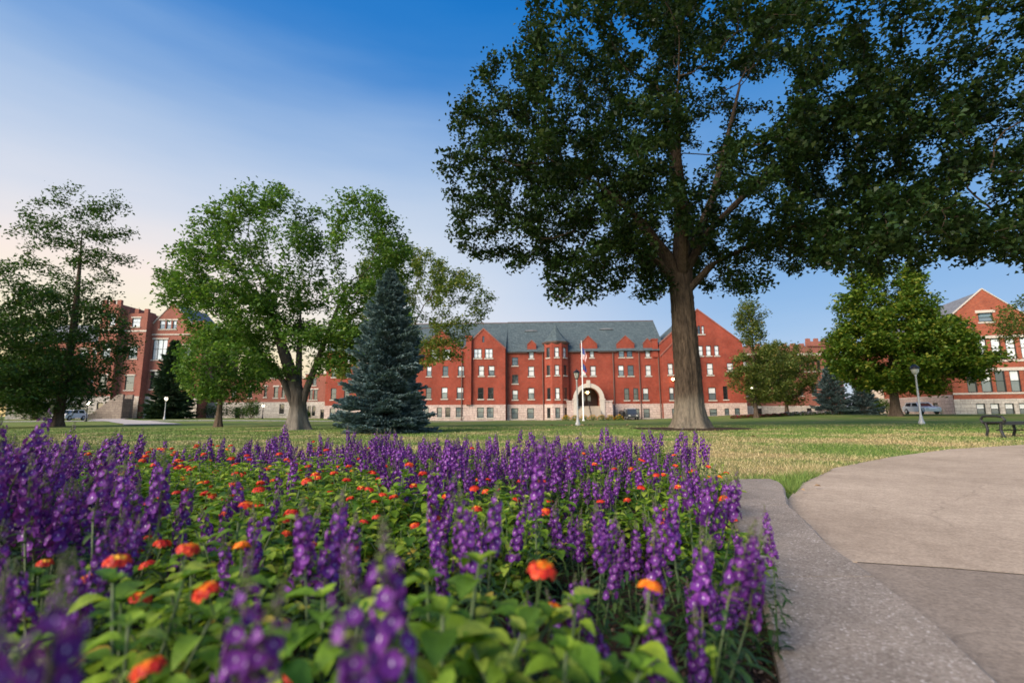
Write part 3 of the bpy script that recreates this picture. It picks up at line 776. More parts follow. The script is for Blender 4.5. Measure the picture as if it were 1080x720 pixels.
facade(B, 'wing_wall', [rect(-24, -9.6, SBB, 13.8)], [(x, x + 1.3, z, z + 2.1, 'h') for x in (-23, -20, -17, -14, -11.6) for z in (5.2, 10.2)], BD, (0, -1.0, 0), 0, 'sash_dark', True, True)
mb = MB(); mb.box(-2.2, 7.2, .35, 12, -.7, 16.85); mb.box(-6.3, -2.15, -1.05, 6, -.7, 18.75); mb.box(-9.6, -6.25, -2.25, 6, -.7, 20.15); mb.box(-24, -9.55, -.6, 12, -.7, 13.75)
mb.box(-2.22, -2.18, -1.4, 6, SBB, 18.8); mb.box(-6.32, -6.27, -2.6, 6, SBB, 20.2); mb.obj('body_wall', BD, B)
mb = MB(); crenels(mb, -6.3, -2.2, 18.8, -1.42, -.9); crenels(mb, -9.6, -6.3, 20.2, -2.62, -2.1); crenels(mb, 5.1, 7.2, 17.0, -.02, .5, .5, .6); mb.obj('battlement', BD, B)
roof_piece(B, [(-2.2, 16.8), (5.05, 16.8), (1.2, 20.9)], 'y', .3, 10, 'slate_grey'); roof_piece(B, [(-1.2, 13.7), (5.5, 18.0), (12, 13.7)], 'x', -24, -9.6, 'slate_grey')
mb = MB(); coping(mb, -2.3, 16.9, 1.2, 21.0, 5.15, 16.9, -.1, .35); mb.box(-6.35, -2.15, -1.48, -1.38, 15.4, 15.7); mb.box(-9.7, -6.25, -2.68, -2.58, 15.4, 15.7); mb.box(-2.2, 5.0, -.1, -.02, 15.0, 15.2); mb.obj('string_course', M['trim'], B)
mb = MB()      # stairs rise along the front, from left to right
for k in range(18): mb.box(-7.4 + k * .25, -2.1, -4.78, -3.22, -.4 + .21 * k, -.4 + .21 * (k + 1))
mb.obj('steps', M['stone_dark'], B)
for y in (-5.2, -3.2):
    mb = MB(); mb.prism([(-7.9, -.6), (-7.9, .75), (-7.1, .85), (-2.9, 4.1), (-2.0, 4.1), (-2.0, -.6)], 'y', y, y + .4); mb.obj('stair_cheek', M['stone_dark'], B)

# ---------------------------------------------------------------- low brick wing between the two
Cc = thing('brick_link_wing', 'low brick wing on pale rubble stone seen under the multi-stemmed tree', 'building', (-45, 90, .1), 0)
cwn = [(-1.02, -.5, 3.9, 5.8, 'd'), (.81, 1.59, 3.76, 5.8, 'd'), (2.24, 2.89, 3.76, 5.8, 'd'), (-4, -3.2, 3.8, 5.8, 'd'), (-7, -6.2, 3.8, 5.8, 'h'), (-10, -9.2, 3.8, 5.8, 'd')]
facade(Cc, 'wing_wall', [rect(-12, 7.1, 2.95, 7.3)], cwn, BD, (0, 0, 0), 0, 'sash_dark', True, True)
facade(Cc, 'stone_base', [rect(-12, 7.1, -.8, 2.95)], [(-6.06, -5.15, .03, 2.0, 'd'), (-2.35, -1.77, .82, 2.36, 'd'), (2.05, 2.96, .8, 2.65, 'd'), (-9.6, -8.8, .4, 2.2, 'd')], M['stone_grey'], (0, -.1, 0))
facade(Cc, 'bay_wall', [rect(7.1, 12.2, 2.95, 8.0)], [(7.87, 8.52, 3.33, 5.14, 'd'), (8.7, 9.38, 3.33, 5.14, 'd'), (8.4, 9.05, 5.92, 7.22, 'd')], BD, (0, -1.2, 0), 0, 'sash_dark', True, True)
facade(Cc, 'stone_base', [rect(7.1, 12.2, -.8, 2.95)], [(7.77, 8.34, .38, 2.17, 'd'), (8.6, 9.2, .38, 2.17, 'd'), (10.14, 10.8, -.4, 1.5, 'd')], M['stone_grey'], (0, -1.3, 0))
mb = MB(); mb.box(-12, 7.1, .3, 10, -.8, 7.25); mb.box(7.1, 12.2, -.85, 10, -.8, 7.95); mb.box(7.05, 7.1, -1.2, .3, -.8, 8.0); mb.obj('body_wall', BD, Cc)
mb = MB(); mb.box(-12.1, 7.0, -.15, .3, 7.3, 7.5); mb.box(7.0, 12.3, -1.35, -.8, 8.0, 8.2); mb.obj('coping', M['trim'], Cc)
mb = MB(); mb.box(-12, 7.0, .3, 10, 7.26, 7.4); mb.obj('roof', M['slate_grey'], Cc); mb = MB(); mb.box(7.05, 12.2, -.8, 10, 7.96, 8.1); mb.obj('roof', M['slate_grey'], Cc)

# ---------------------------------------------------------------- gabled hall on the right
D = thing('gabled_hall', 'red brick hall with pale stone bands and a tall plain gable, behind the maple', 'building', (54.4, 60, .28), rad(-16.7))
BRR = M['brick_right']; SBD = 1.85
dw = [(3.6, 5.1, 11.3, 12.4, 't')]
for i, x in enumerate((1.6, 3.05, 4.45, 5.87, 7.3, 8.9, 10.3)):
    dw.append((x, x + 1.0, 6.6, 9.2, 'b')); dw.append((x - .1, x + .95, 2.65, 5.2, 'h' if i % 2 else 'd'))
facade(D, 'front_wall', [rect(0, 16, SBD, 11.4), [(0, 11.4), (8.75, 11.4), (4.35, 15.4)]], dw, BRR, (0, 0, 0), 0, 'sash_dark', False)
facade(D, 'stone_base', [rect(-.1, 16, -.8, SBD)], [(x, x + .9, -.08, 1.28, 'h') for x in (2.06, 3.45, 4.85, 6.2, 7.6, 9.0)], M['stone_grey'], (0, -.1, 0), 0, 'sash_dark', False)
facade(D, 'side_wall', [rect(0, 31, 2.4, 11.3)], [(x, x + 1.2, z, z + 2.4, 'h') for x in (-27.6, -24.5, -21.4) for z in ()] + [(31 - 3.2, 31 - 2.0, 6.4, 9.0, 'h'), (31 - 8, 31 - 6.8, 6.4, 9.0, 'h'), (31 - 13, 31 - 11.8, 6.4, 9.0, 'h')], BRR, (0, 31, 0), rad(-90))
facade(D, 'stone_base', [rect(0, 31, -.8, 2.4)], [(31 - 4.9, 31 - 3.6, .6, 1.5, 't'), (31 - 9.5, 31 - 8.3, .6, 1.5, 't')], M['stone'], (-.1, 31, 0), rad(-90))
mb = MB(); mb.box(.3, 16, .35, 31, -.8, 11.3); mb.obj('body_wall', BRR, D)
roof_piece(D, [(.02, 11.3), (8.7, 11.3), (4.35, 15.25)], 'y', .3, 31, 'slate_grey'); roof_piece(D, [(8.7, 11.25), (16, 11.25), (16, 13.3)], 'y', .4, 31, 'slate_grey')
mb = MB(); coping(mb, -.15, 11.35, 4.35, 15.4, 8.9, 11.35, -.1, .3, .1); mb.obj('coping', M['trim'], D)
mb = MB()
for z0, z1 in ((9.22, 9.55), (6.3, 6.56), (5.22, 5.6), (2.42, 2.62)): mb.box(-.06, 16, -.07, -.004, z0, z1)
mb.box(3.35, 5.35, -.09, -.004, 12.42, 12.75); mb.box(3.5, 5.2, -.09, -.004, 11.1, 11.28)
mb.obj('stone_band', M['trim'], D)
mb = MB(); mb.box(-2.6, -.12, 19.0, 24, -.6, 4.2); mb.obj('entrance_porch', M['trim'], D)
mb = MB(); mb.poly([(-2.61, 20.7, -.3), (-2.61, 22.3, -.3), (-2.61, 22.3, 2.6), (-2.61, 21.5, 3.3), (-2.61, 20.7, 2.6)]); mb.box(-2.1, -1.0, 18.9, 18.99, -.3, 2.7); mb.obj('porch_door', M['wood_dark'], D, recalc=False)

# ---------------------------------------------------------------- crenellated hall far behind on the right
Eh = thing('crenellated_hall', 'distant dull red hall with a stepped crenellated parapet between the maple and the blue spruce', 'building', (55, 98, -.1), 0)
ew = [(x, x + .7, 8.9, 11.3, 'd') for x in (2.6, 3.7, 4.8, 5.9, 7.0)] + [(x, x + 1.1, 8.9, 11.0, 'h') for x in (-14, -11, -8, -5, -2)] + [(x, x + 1.1, 4.0, 6.3, 'd') for x in (-14, -11, -8, -5, -2, 2.6, 5.4, 8)]
facade(Eh, 'front_wall', [rect(-16, 12, 2.0, 14.0)], ew, BD, (0, 0, 0), 0, 'sash_dark', True)
facade(Eh, 'stone_base', [rect(-16, 12, -.9, 2.0)], [(x, x + 1, .2, 1.5, 'd') for x in (-14, -10, -6, 4, 8)], M['stone_grey'], (0, -.1, 0))
mb = MB(); mb.box(-16, 12, .35, 10, -.9, 13.9); mb.obj('body_wall', BD, Eh)
mb = MB(); crenels(mb, -16, 12, 14.0, -.02, .5, .9, .6); mb.box(5.2, 9.2, -.3, .4, 14.0, 15.0); crenels(mb, 5.2, 9.2, 15.0, -.3, .3, .7, .6); mb.obj('battlement', BD, Eh)
mb = MB(); mb.box(-16, 12, -.1, -.01, 12.2, 12.6); mb.obj('string_course', M['trim'], Eh)
mb = MB(); mb.box(-15.9, 11.9, .5, 10, 13.9, 14.1); mb.obj('roof', M['slate_grey'], Eh)
# ================================================================ TREES
def colonize(nodes, par, att, step=.5, infl=6., kill=1.0, iters=160, seed=0, tropism=(0, 0, 0)):
    """branches grow from the given nodes towards the attraction points"""
    g = np.random.default_rng(seed)
    P = [np.array(p, float) for p in nodes]; par = list(par)
    att = np.array(att, float); alive = np.ones(len(att), bool)
    A = np.array(P); dm = np.linalg.norm(att[:, None] - A[None], axis=2)
    near = dm.argmin(1); nd = dm.min(1)
    trop = np.array(tropism, float); grown = {}
    for it in range(iters):
        act = alive & (nd < infl)
        if not act.any():
            if alive.any() and it < 5: act = alive.copy()
            else: break
        ids = near[act]; v = att[act] - np.array(P)[ids]
        v /= np.linalg.norm(v, axis=1)[:, None] + 1e-9
        new = []
        for i in np.unique(ids):
            if grown.get(i, 0) > 3: continue
            d = v[ids == i].mean(0)
            d = d + trop + g.normal(0, .16, 3); d /= np.linalg.norm(d) + 1e-9
            grown[i] = grown.get(i, 0) + 1
            new.append((i, P[i] + d * step))
        if not new: break
        b = len(P)
        for i, p in new: P.append(p); par.append(int(i))
        N_ = np.array([p for _, p in new])
        idx = np.where(alive)[0]
        dm = np.linalg.norm(att[idx][:, None] - N_[None], axis=2)
        k = dm.argmin(1); m = dm[np.arange(len(idx)), k]
        better = m < nd[idx]
        nd[idx[better]] = m[better]; near[idx[better]] = b + k[better]
        alive &= nd > kill
    return np.array(P), np.array(par)

def radii(P, par, tip=.012, p=2.4, cap=None):
    r = np.zeros(len(P)); acc = np.zeros(len(P))
    for i in range(len(P) - 1, -1, -1):
        r[i] = tip if acc[i] == 0 else acc[i] ** (1 / p)
        if par[i] >= 0: acc[par[i]] += r[i] ** p
    return r

def limb_mesh(name, P, par, r, m, n=7, skip=0, rough=0.0):
    idx = np.array([i for i in range(len(P)) if par[i] >= 0 and i >= skip])
    a = P[par[idx]]; b = P[idx]; d = b - a; L = np.linalg.norm(d, axis=1)[:, None] + 1e-9; d = d / L
    ref = np.where(np.abs(d[:, 2:3]) < .9, np.array([[0, 0, 1.]]), np.array([[1., 0, 0]]))
    x = np.cross(d, ref); x /= np.linalg.norm(x, axis=1)[:, None]; y = np.cross(d, x)
    ra = np.minimum(r[par[idx]], r[idx] * 1.25)[:, None, None]; rb = r[idx][:, None, None]
    th = np.linspace(0, 2 * np.pi, n, endpoint=False)
    ring = x[:, None] * np.cos(th)[None, :, None] + y[:, None] * np.sin(th)[None, :, None]
    V = np.concatenate([(a - d * rb[:, 0] * .3)[:, None] + ring * ra, (b + d * rb[:, 0] * .3)[:, None] + ring * rb], 1)
    k = np.arange(n); q = np.stack([k, (k + 1) % n, (k + 1) % n + n, k + n], 1)
    F = (np.arange(len(idx)) * 2 * n)[:, None, None] + q[None]
    return V.reshape(-1, 3), F.reshape(-1, 4)

def merge(parts):
    V = []; F = []; o = 0
    for v, f in parts:
        V.append(v); F.append(np.asarray(f) + o); o += len(v)
    return np.concatenate(V), np.concatenate(F)

def trunk_tube(pts, rs, n=28, flare=0.0, lobes=5, rough=.03, seed=0):
    """closed trunk with bark ridges and root flare; returns verts, quads"""
    g = random.Random(seed); V = []; N_ = len(pts); ph = g.uniform(0, 6)
    for i, (p, r) in enumerate(zip(pts, rs)):
        h = p[2] - pts[0][2]
        for k in range(n):
            a = 2 * math.pi * k / n
            fl = flare * math.exp(-h / .55) * (1 + .45 * math.sin(lobes * a + ph) + .2 * math.sin(3 * a + 1.3 * ph))
            rr = r * (1 + rough * (math.sin(9 * a + .6 * math.sin(h * 1.3)) + (.8 * math.sin(19 * a + 1.3 * math.sin(h * 1.9) + 2 * math.sin(3 * a)) if n > 40 else 0)) + g.uniform(-rough, rough)) + fl
            V.append((p[0] + rr * math.cos(a), p[1] + rr * math.sin(a), p[2]))
    F = [(i * n + k, i * n + (k + 1) % n, (i + 1) * n + (k + 1) % n, (i + 1) * n + k) for i in range(N_ - 1) for k in range(n)]
    return np.array(V), np.array(F)

def leaf_quads(C, size, g, up=.5, aspect=.55, out=None, fold=.18, var=.35, droop=0.0):
    """one folded kite-shaped leaf per centre"""
    n = len(C)
    nrm = g.normal(0, 1, (n, 3)); nrm[:, 2] = np.abs(nrm[:, 2]) + up * 2
    nrm /= np.linalg.norm(nrm, axis=1)[:, None]
    t = g.normal(0, 1, (n, 3)); t[:, 2] -= droop
    if out is not None: t += out * 1.2
    t -= nrm * (t * nrm).sum(1)[:, None]; t /= np.linalg.norm(t, axis=1)[:, None] + 1e-9
    s = np.cross(nrm, t)
    L = (size * (1 + g.uniform(-var, var, n)))[:, None]
    W = L * aspect * .5
    V = np.stack([C - t * L * .5, C + s * W + nrm * L * fold - t * L * .02, C + t * L * .5 - nrm * L * .08, C - s * W + nrm * L * fold - t * L * .02], 1)
    return V.reshape(-1, 3), np.arange(4 * n).reshape(n, 4)

def clump_points(P, r, per, spread, g, rmax=.03, flat=.75):
    tips = np.where(r < rmax)[0]
    C = np.repeat(P[tips], per, 0)
    off = g.normal(0, spread, C.shape); off[:, 2] *= flat
    return C + off

def ellipsoid_points(n, c, rr, g, shell=.0, zmin=None):
    out = []
    while len(out) < n:
        v = g.normal(0, 1, 3); v /= np.linalg.norm(v)
        u = g.random() ** (1 / 3.)
        if shell: u = shell + (1 - shell) * u
        p = np.array(c) + v * u * np.array(rr)
        if zmin is None or p[2] > zmin: out.append(p)
    return np.array(out)

def gaps(pts, scale, thr, seed):
    """drop attraction points in smooth random pockets, so that the crown opens up"""
    from mathutils import noise
    k = [noise.noise(Vector(p) * scale + Vector((seed * 7.3, 1.7, 3.1))) > thr for p in pts]
    return pts[np.array(k)]

def mat_bark(name, c1, c2, pale=None, z0=0., z1=1., vs=9):
    t = NT(name).set(.95, 0, .15)
    co = t.coords((1, 1, .16)); f = t.noise(co, vs, 7, .72); f2 = t.noise(t.coords(), 1.2, 4)
    col = t.mix(1., t.ramp(f, [(.33, c1), (.68, c2)]), t.ramp(f2, [(.3, (.75, .75, .75)), (.7, (1.15, 1.12, 1.1))]), 'MULTIPLY')
    if pale:      # lichen-grey foot of the trunk
        tc = t.new("ShaderNodeTexCoord"); sp = t.new("ShaderNodeSeparateXYZ"); t.l(tc.outputs['Object'], sp.inputs[0])
        mr = t.new("ShaderNodeMapRange"); mr.interpolation_type = 'SMOOTHSTEP'
        t.l(t.math('ADD', sp.outputs[2], t.math('MULTIPLY', f2, .5)), mr.inputs[0]); mr.inputs[1].default_value = z0; mr.inputs[2].default_value = z1; mr.inputs[3].default_value = 1; mr.inputs[4].default_value = 0
        col = t.mix(t.math('MULTIPLY', mr.outputs[0], .85), col, t.mix(1., t.ramp(f, [(.33, [x * .55 for x in pale]), (.68, [min(1, x * 1.25) for x in pale])]), (1, 1, 1), 'MULTIPLY'))
    t.base(col); t.bump(f, 1.0, .06)
    return t.m

M['bark_oak'] = mat_bark('bark_oak', (.020, .015, .011), (.115, .087, .064), (.19, .165, .13), 1.2, 2.1, 13)
M['bark_brown'] = mat_bark('bark_brown', (.05, .035, .025), (.16, .12, .09))
M['bark_grey'] = mat_bark('bark_grey', (.03, .025, .02), (.13, .11, .09), (.2, .18, .155), .9, 1.7)
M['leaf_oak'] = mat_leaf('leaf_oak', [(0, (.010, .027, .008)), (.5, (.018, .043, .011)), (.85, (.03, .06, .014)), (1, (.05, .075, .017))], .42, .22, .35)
M['leaf_mid'] = mat_leaf('leaf_mid', [(0, (.045, .11, .02)), (.5, (.085, .18, .032)), (.9, (.14, .245, .046)), (1, (.20, .26, .06))], .5, .35)
M['leaf_dark'] = mat_leaf('leaf_dark', [(0, (.025, .06, .015)), (.5, (.045, .10, .022)), (.95, (.075, .14, .03)), (1, (.14, .15, .04))], .5, .3)
M['leaf_maple'] = mat_leaf('leaf_maple', [(0, (.04, .095, .013)), (.4, (.08, .155, .019)), (.8, (.155, .225, .028)), (1, (.28, .28, .04))], .5, .35)
M['leaf_yellow'] = mat_leaf('leaf_yellow', [(0, (.06, .11, .02)), (.5, (.115, .175, .035)), (.9, (.19, .23, .05)), (1, (.28, .24, .06))], .5, .4)
M['leaf_bluegrey'] = mat_leaf('leaf_bluegrey', [(0, (.05, .09, .05)), (.6, (.09, .14, .07)), (1, (.16, .18, .09))], .5, .35)
M['leaf_olive'] = mat_leaf('leaf_olive', [(0, (.06, .10, .022)), (.5, (.11, .155, .035)), (.9, (.18, .21, .05)), (1, (.28, .22, .06))], .5, .35)
M['needle_blue'] = mat_leaf('needle_blue', [(0, (.045, .085, .09)), (.5, (.10, .165, .175)), (1, (.21, .29, .30))], .6, .12)
M['needle_dark'] = mat_leaf('needle_dark', [(0, (.015, .04, .02)), (.6, (.03, .065, .03)), (1, (.06, .09, .04))], .6, .12)

def tree(name, label, loc, stem, att, leaf, bark, seed=1, step=.5, infl=6, kill=.9, tip=.012, trunk_r=.3, per=24, spread=.4, lsize=.16, up=.5, flare=.25,
         trop=(0, 0, .05), rmax=.03, p=2.4, group=None, extra=None, droop=0., aspect=.55, maxr=None, fork=.5, limb=.62):
    """stem: trunk axis points (local), the branches grow on from its last points"""
    g = np.random.default_rng(seed)
    root = thing(name, label, 'tree', loc, 0, group)
    stems = stem if isinstance(stem[0][0], (list, tuple)) else [stem]
    nodes = []; par = []
    for s in stems:
        b = len(nodes); pts = []
        for a, c in zip(s, s[1:]):
            k = max(1, int((Vector(c) - Vector(a)).length / step)); pts += [Vector(a).lerp(Vector(c), i / k) for i in range(k)]
        pts.append(Vector(s[-1]))
        for i, q in enumerate(pts): nodes.append(tuple(q)); par.append(b + i - 1 if i else -1)
    first = len(nodes)
    P, par = colonize(nodes, par, att, step, infl, kill, 200, seed, trop)
    r = radii(P, par, tip, p)
    if maxr: r = np.minimum(r, maxr)
    parts = [limb_mesh('limbs', P, par, r, None, 7, first)]
    b = 0
    for s in stems:      # the stem itself: one smooth ridged tube
        cnt = 0
        idx = [i for i in range(first)]
        e = b + 1
        while e < first and par[e] == e - 1 and par[e] != -1: e += 1
        pts = P[b:e]; rr = r[b:e].copy()
        z_ = np.linspace(0, 1, len(rr)); tr = trunk_r if s is stems[0] or len(stems) == 1 else trunk_r * limb
        end = min(rr[-1] * 1.15, tr * .6)
        body = tr * (1 - .2 * np.minimum(z_ / fork, 1)); f_ = np.clip((z_ - fork) / (1 - fork + 1e-6), 0, 1)
        rr = body * (1 - f_) + end * f_
        up_ = []; ru = []
        for i in range(len(pts) - 1):
            for q in range(4): up_.append(pts[i] + (pts[i + 1] - pts[i]) * q / 4); ru.append(rr[i] + (rr[i + 1] - rr[i]) * q / 4)
        up_.append(pts[-1]); ru.append(rr[-1])
        parts.append(trunk_tube([tuple(x) for x in up_], ru, 72 if trunk_r > .55 else 28, flare if s is stems[0] else 0., 5, .035, seed)); b = e
    V, F = merge(parts)
    link('trunk', np_mesh('trunk', V, F, M[bark], True), root)
    C = clump_points(P[first:], r[first:], per, spread, g, rmax)
    if extra is not None: C = np.concatenate([C, extra])
    V, F = leaf_quads(C, lsize, g, up, aspect, None, .18, .35, droop)
    link('crown', np_mesh('crown', V, F, M[leaf]), root)
    return root

G = np.random.default_rng(5)
att = np.concatenate([
    ellipsoid_points(2500, (1.5, 0, 14.5), (12.5, 9.5, 9.0), G, .25, 7.8),
    ellipsoid_points(600, (-6.7, -1.0, 11.8), (5.8, 4, 4.6), G, .2),
    ellipsoid_points(220, (-5.0, -1.5, 8.0), (3.6, 2.5, 2.2), G),
    ellipsoid_points(600, (8.5, -4.0, 11.0), (6.0, 4.5, 4.0), G, .2),
    ellipsoid_points(520, (12.5, -5.5, 12.5), (5.5, 4.5, 4.5), G, .2),
    ellipsoid_points(190, (5.5, -3.0, 8.2), (5.0, 2.5, 1.1), G),
    ellipsoid_points(300, (6.5, -6.2, 7.3), (4.2, 2.4, 1.4), G), ellipsoid_points(260, (10.0, -7.0, 7.6), (3.6, 2.6, 1.7), G)])
att = gaps(gaps(att, .24, -.3, 3), .55, -.1, 9)
thin = gaps(att, .6, -.19, 23); att = np.concatenate([att[att[:, 0] <= 6.5], thin[thin[:, 0] > 6.5]])
att = np.concatenate([att, ellipsoid_points(80, (-5.4, -1.2, 6.7), (1.6, 1.2, 1.4), G), ellipsoid_points(40, (-1.9, -1.0, 6.6), (1.0, .8, .9), G), ellipsoid_points(40, (2.6, -1.5, 6.6), (1.0, .8, .8), G),
    ellipsoid_points(150, (5.4, -6.4, 6.5), (3.0, 1.8, .9), G), ellipsoid_points(120, (9.6, -7.2, 6.6), (2.6, 1.8, 1.0), G)])
# the great oak: trunk clear to 7 m, then big limbs fanning out, the longest to the right over the path
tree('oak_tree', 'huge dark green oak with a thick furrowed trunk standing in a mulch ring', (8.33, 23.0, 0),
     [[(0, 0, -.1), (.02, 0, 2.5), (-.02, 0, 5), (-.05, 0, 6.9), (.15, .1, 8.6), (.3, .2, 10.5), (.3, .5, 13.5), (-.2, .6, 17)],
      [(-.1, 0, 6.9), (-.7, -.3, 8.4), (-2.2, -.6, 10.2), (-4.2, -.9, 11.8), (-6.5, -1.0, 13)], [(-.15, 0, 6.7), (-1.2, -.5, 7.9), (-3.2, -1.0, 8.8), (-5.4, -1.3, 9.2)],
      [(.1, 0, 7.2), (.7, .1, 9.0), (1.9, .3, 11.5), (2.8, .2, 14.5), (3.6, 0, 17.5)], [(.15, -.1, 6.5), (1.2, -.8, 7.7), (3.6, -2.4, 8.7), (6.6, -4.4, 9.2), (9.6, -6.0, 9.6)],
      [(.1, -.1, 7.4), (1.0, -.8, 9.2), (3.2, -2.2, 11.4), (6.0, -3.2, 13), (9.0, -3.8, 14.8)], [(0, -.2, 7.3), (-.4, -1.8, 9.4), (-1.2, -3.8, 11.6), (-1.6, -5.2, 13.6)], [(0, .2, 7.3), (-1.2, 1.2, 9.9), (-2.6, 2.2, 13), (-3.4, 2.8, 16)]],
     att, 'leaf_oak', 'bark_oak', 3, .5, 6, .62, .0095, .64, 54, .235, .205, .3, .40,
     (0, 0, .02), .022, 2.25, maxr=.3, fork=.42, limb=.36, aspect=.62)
# broad tree with many steep stems, left of the spruce
att = np.concatenate([ellipsoid_points(792, (-2.3, 0, 8.6), (4.6, 3.8, 4.6), G, .35), ellipsoid_points(456, (2.6, .3, 9.2), (3.1, 3.0, 4.0), G, .35),
                      ellipsoid_points(144, (-6.0, 0, 7.2), (2.0, 2, 1.5), G), ellipsoid_points(120, (-.6, -1.2, 3.9), (4.8, 2.2, 1.5), G), ellipsoid_points(200, (1.8, -1.2, 4.4), (3.6, 1.6, 1.6), G), ellipsoid_points(170, (-1, -.3, 5.5), (5.0, 2.5, 1.6), G), ellipsoid_points(260, (4.2, 0, 4.8), (2.3, 1.8, 2.2), G)])
att = gaps(gaps(att, .42, -.24, 5), .75, -.2, 3)
att = att[~((np.abs(att[:, 0] - .75 - .05 * att[:, 2]) < .75) & (att[:, 2] > 5.2) & (att[:, 2] < 12.4))]
tree('multi_stemmed_tree', 'tall green tree splitting into many steep stems just above the lawn, beside the big spruce', (-11.1, 25.3, gz(-11.1, 25.3)),
     [[(0, 0, -.1), (0, 0, 1.2), (-.1, 0, 1.9), (-.8, .1, 3.6), (-1.6, .1, 5.6), (-2.2, .1, 7.4)], [(.12, -.05, .9), (.35, 0, 2.0), (.9, .1, 3.8), (1.5, .2, 5.8), (2.1, .2, 7.6)],
      [(-.1, .1, 1.2), (-.15, .2, 2.2), (-.35, .5, 4.2), (-.5, .7, 6.5)], [(-.15, -.1, 1.1), (-.7, -.2, 2.4), (-2.0, -.3, 4.0), (-3.4, -.3, 5.2)]],
     att, 'leaf_mid', 'bark_grey', 8, .36, 4.5, .46, .007, .38, 38, .24, .2, .4, .34, (0, 0, .1), .02, 2.2, limb=.5)
# small round tree in front of it
att = gaps(ellipsoid_points(552, (.1, 0, 4.15), (2.9, 2.6, 2.9), G, .3, 1.6), .5, -.35, 2)
tree('small_round_tree', 'small round green tree on the lawn between the pale path and the multi-stemmed tree', (-19.2, 32.0, gz(-19.2, 32)),
     [(0, 0, -.1), (0, 0, 1.6), (.05, 0, 3.2)], att, 'leaf_mid', 'bark_brown', 12, .32, 4, .46, .007, .17, 32, .26, .2, .4, .12, (0, 0, .05), .018)
# loose trees on the far left
att = np.concatenate([gaps(ellipsoid_points(720, (-.2, 0, 5.8), (5.0, 4, 4.8), G, .3, .9), .35, -.3, 7), ellipsoid_points(170, (-1.2, -1.5, 2.3), (4.2, 2.4, 1.4), G),
                      gaps(ellipsoid_points(360, (-.3, 0, 14.0), (4.4, 3.4, 5.4), G, .2), .7, .1, 4)])
tree('loose_tree', 'tall loose tree with a dark dense skirt and an airy top, before the towered hall', (-33.9, 36.5, gz(-33.9, 36.5)),
     [(0, 0, -.1), (.1, 0, 3), (.3, 0, 7), (.2, 0, 11), (0, 0, 15)], att, 'leaf_dark', 'bark_brown', 21, .42, 5, .6, .009, .3, 28, .32, .23, .3, .2, (0, 0, .08), .022)
att = gaps(ellipsoid_points(624, (0, 0, 6.0), (4.6, 3.6, 5.6), G, .3, .8), .4, -.25, 9)
tree('loose_tree', 'dark leafy tree beside the tall loose one, cut off by the edge', (-35.2, 32.0, gz(-35, 32)),
     [(0, 0, -.1), (0, 0, 3), (.2, 0, 7)], att, 'leaf_dark', 'bark_brown', 22, .42, 5, .6, .009, .28, 28, .32, .23, .3, .2, (0, 0, .05), .022)
# airy yellowing tree behind the spruce
att = np.concatenate([gaps(ellipsoid_points(360, (-1, 0, 12.6), (4.6, 3.4, 4.0), G, .3), .4, -.15, 3), gaps(ellipsoid_points(288, (3.6, -1, 11.0), (3.6, 3, 3.4), G, .2), .45, 0.0, 6), ellipsoid_points(300, (-4.2, 0, 6.4), (3.6, 2.5, 4.0), G),
                      ellipsoid_points(108, (3.4, -1.4, 7.2), (2.2, 1.5, 2.2), G)])
tree('airy_tree', 'thin yellowing tree with open branches rising behind the large blue spruce', (-8.9, 43.0, gz(-8.9, 43)),
     [(0, 0, -.1), (0, 0, 3), (-.3, 0, 6), (.2, 0, 9)], att, 'leaf_yellow', 'bark_brown', 31, .42, 5.5, .56, .009, .3, 30, .26, .24, .3, .2, (0, 0, .05), .02)
# maple in front of the right hall
att = np.concatenate([ellipsoid_points(760, (1.0, 0, 6.8), (7.0, 6.2, 5.0), G, .45, 2.5), ellipsoid_points(330, (.3, 0, 11.6), (4.6, 4.2, 4.9), G, .4), ellipsoid_points(216, (2, 0, 5.4), (8.4, 6.5, 2.5), G, .4)])
att = gaps(gaps(att, .33, -.42, 8), .6, -.36, 2)
tree('maple_tree', 'full yellow-green maple with low round crown and short trunk, before the gabled hall', (39.6, 50.5, gz(39.6, 50.5)),
     [(0, 0, -.1), (0, 0, 2.2), (.1, 0, 4.5), (.3, 0, 8)], att, 'leaf_maple', 'bark_brown', 41, .5, 6, .66, .011, .42, 46, .36, .38, .4, .3, (0, 0, .02), .028, 2.4)
# two slender trees right of the brick hall
att = np.concatenate([gaps(ellipsoid_points(216, (.2, 0, 11.8), (1.9, 1.7, 3.4), G), .6, -.25, 3), gaps(ellipsoid_points(456, (1.0, 0, 5.2), (4.6, 3, 3.6), G, .2, 1.5), .5, -.1, 2)])
tree('slender_tree', 'slender tree with a wispy top and olive lower crown, beside the brick hall gable', (29.9, 60.0, gz(29.9, 60)),
     [(0, 0, -.1), (0, 0, 3), (.2, 0, 7), (.3, 0, 12)], att, 'leaf_olive', 'bark_brown', 51, .42, 4.5, .56, .01, .22, 34, .32, .28, .3, .15, (0, 0, .08), .02)
att = gaps(ellipsoid_points(720, (0, 0, 6.4), (5.4, 4, 5.2), G, .2, 1.4), .5, -.08, 5)
tree('olive_tree', 'round olive green tree between the slender tree and the far blue spruce', (41.0, 73.0, gz(41, 73)),
     [(0, 0, -.1), (0, 0, 3), (0, 0, 6)], att, 'leaf_olive', 'bark_brown', 52, .5, 5, .65, .01, .25, 30, .36, .34, .3, .15, (0, 0, .05), .025)
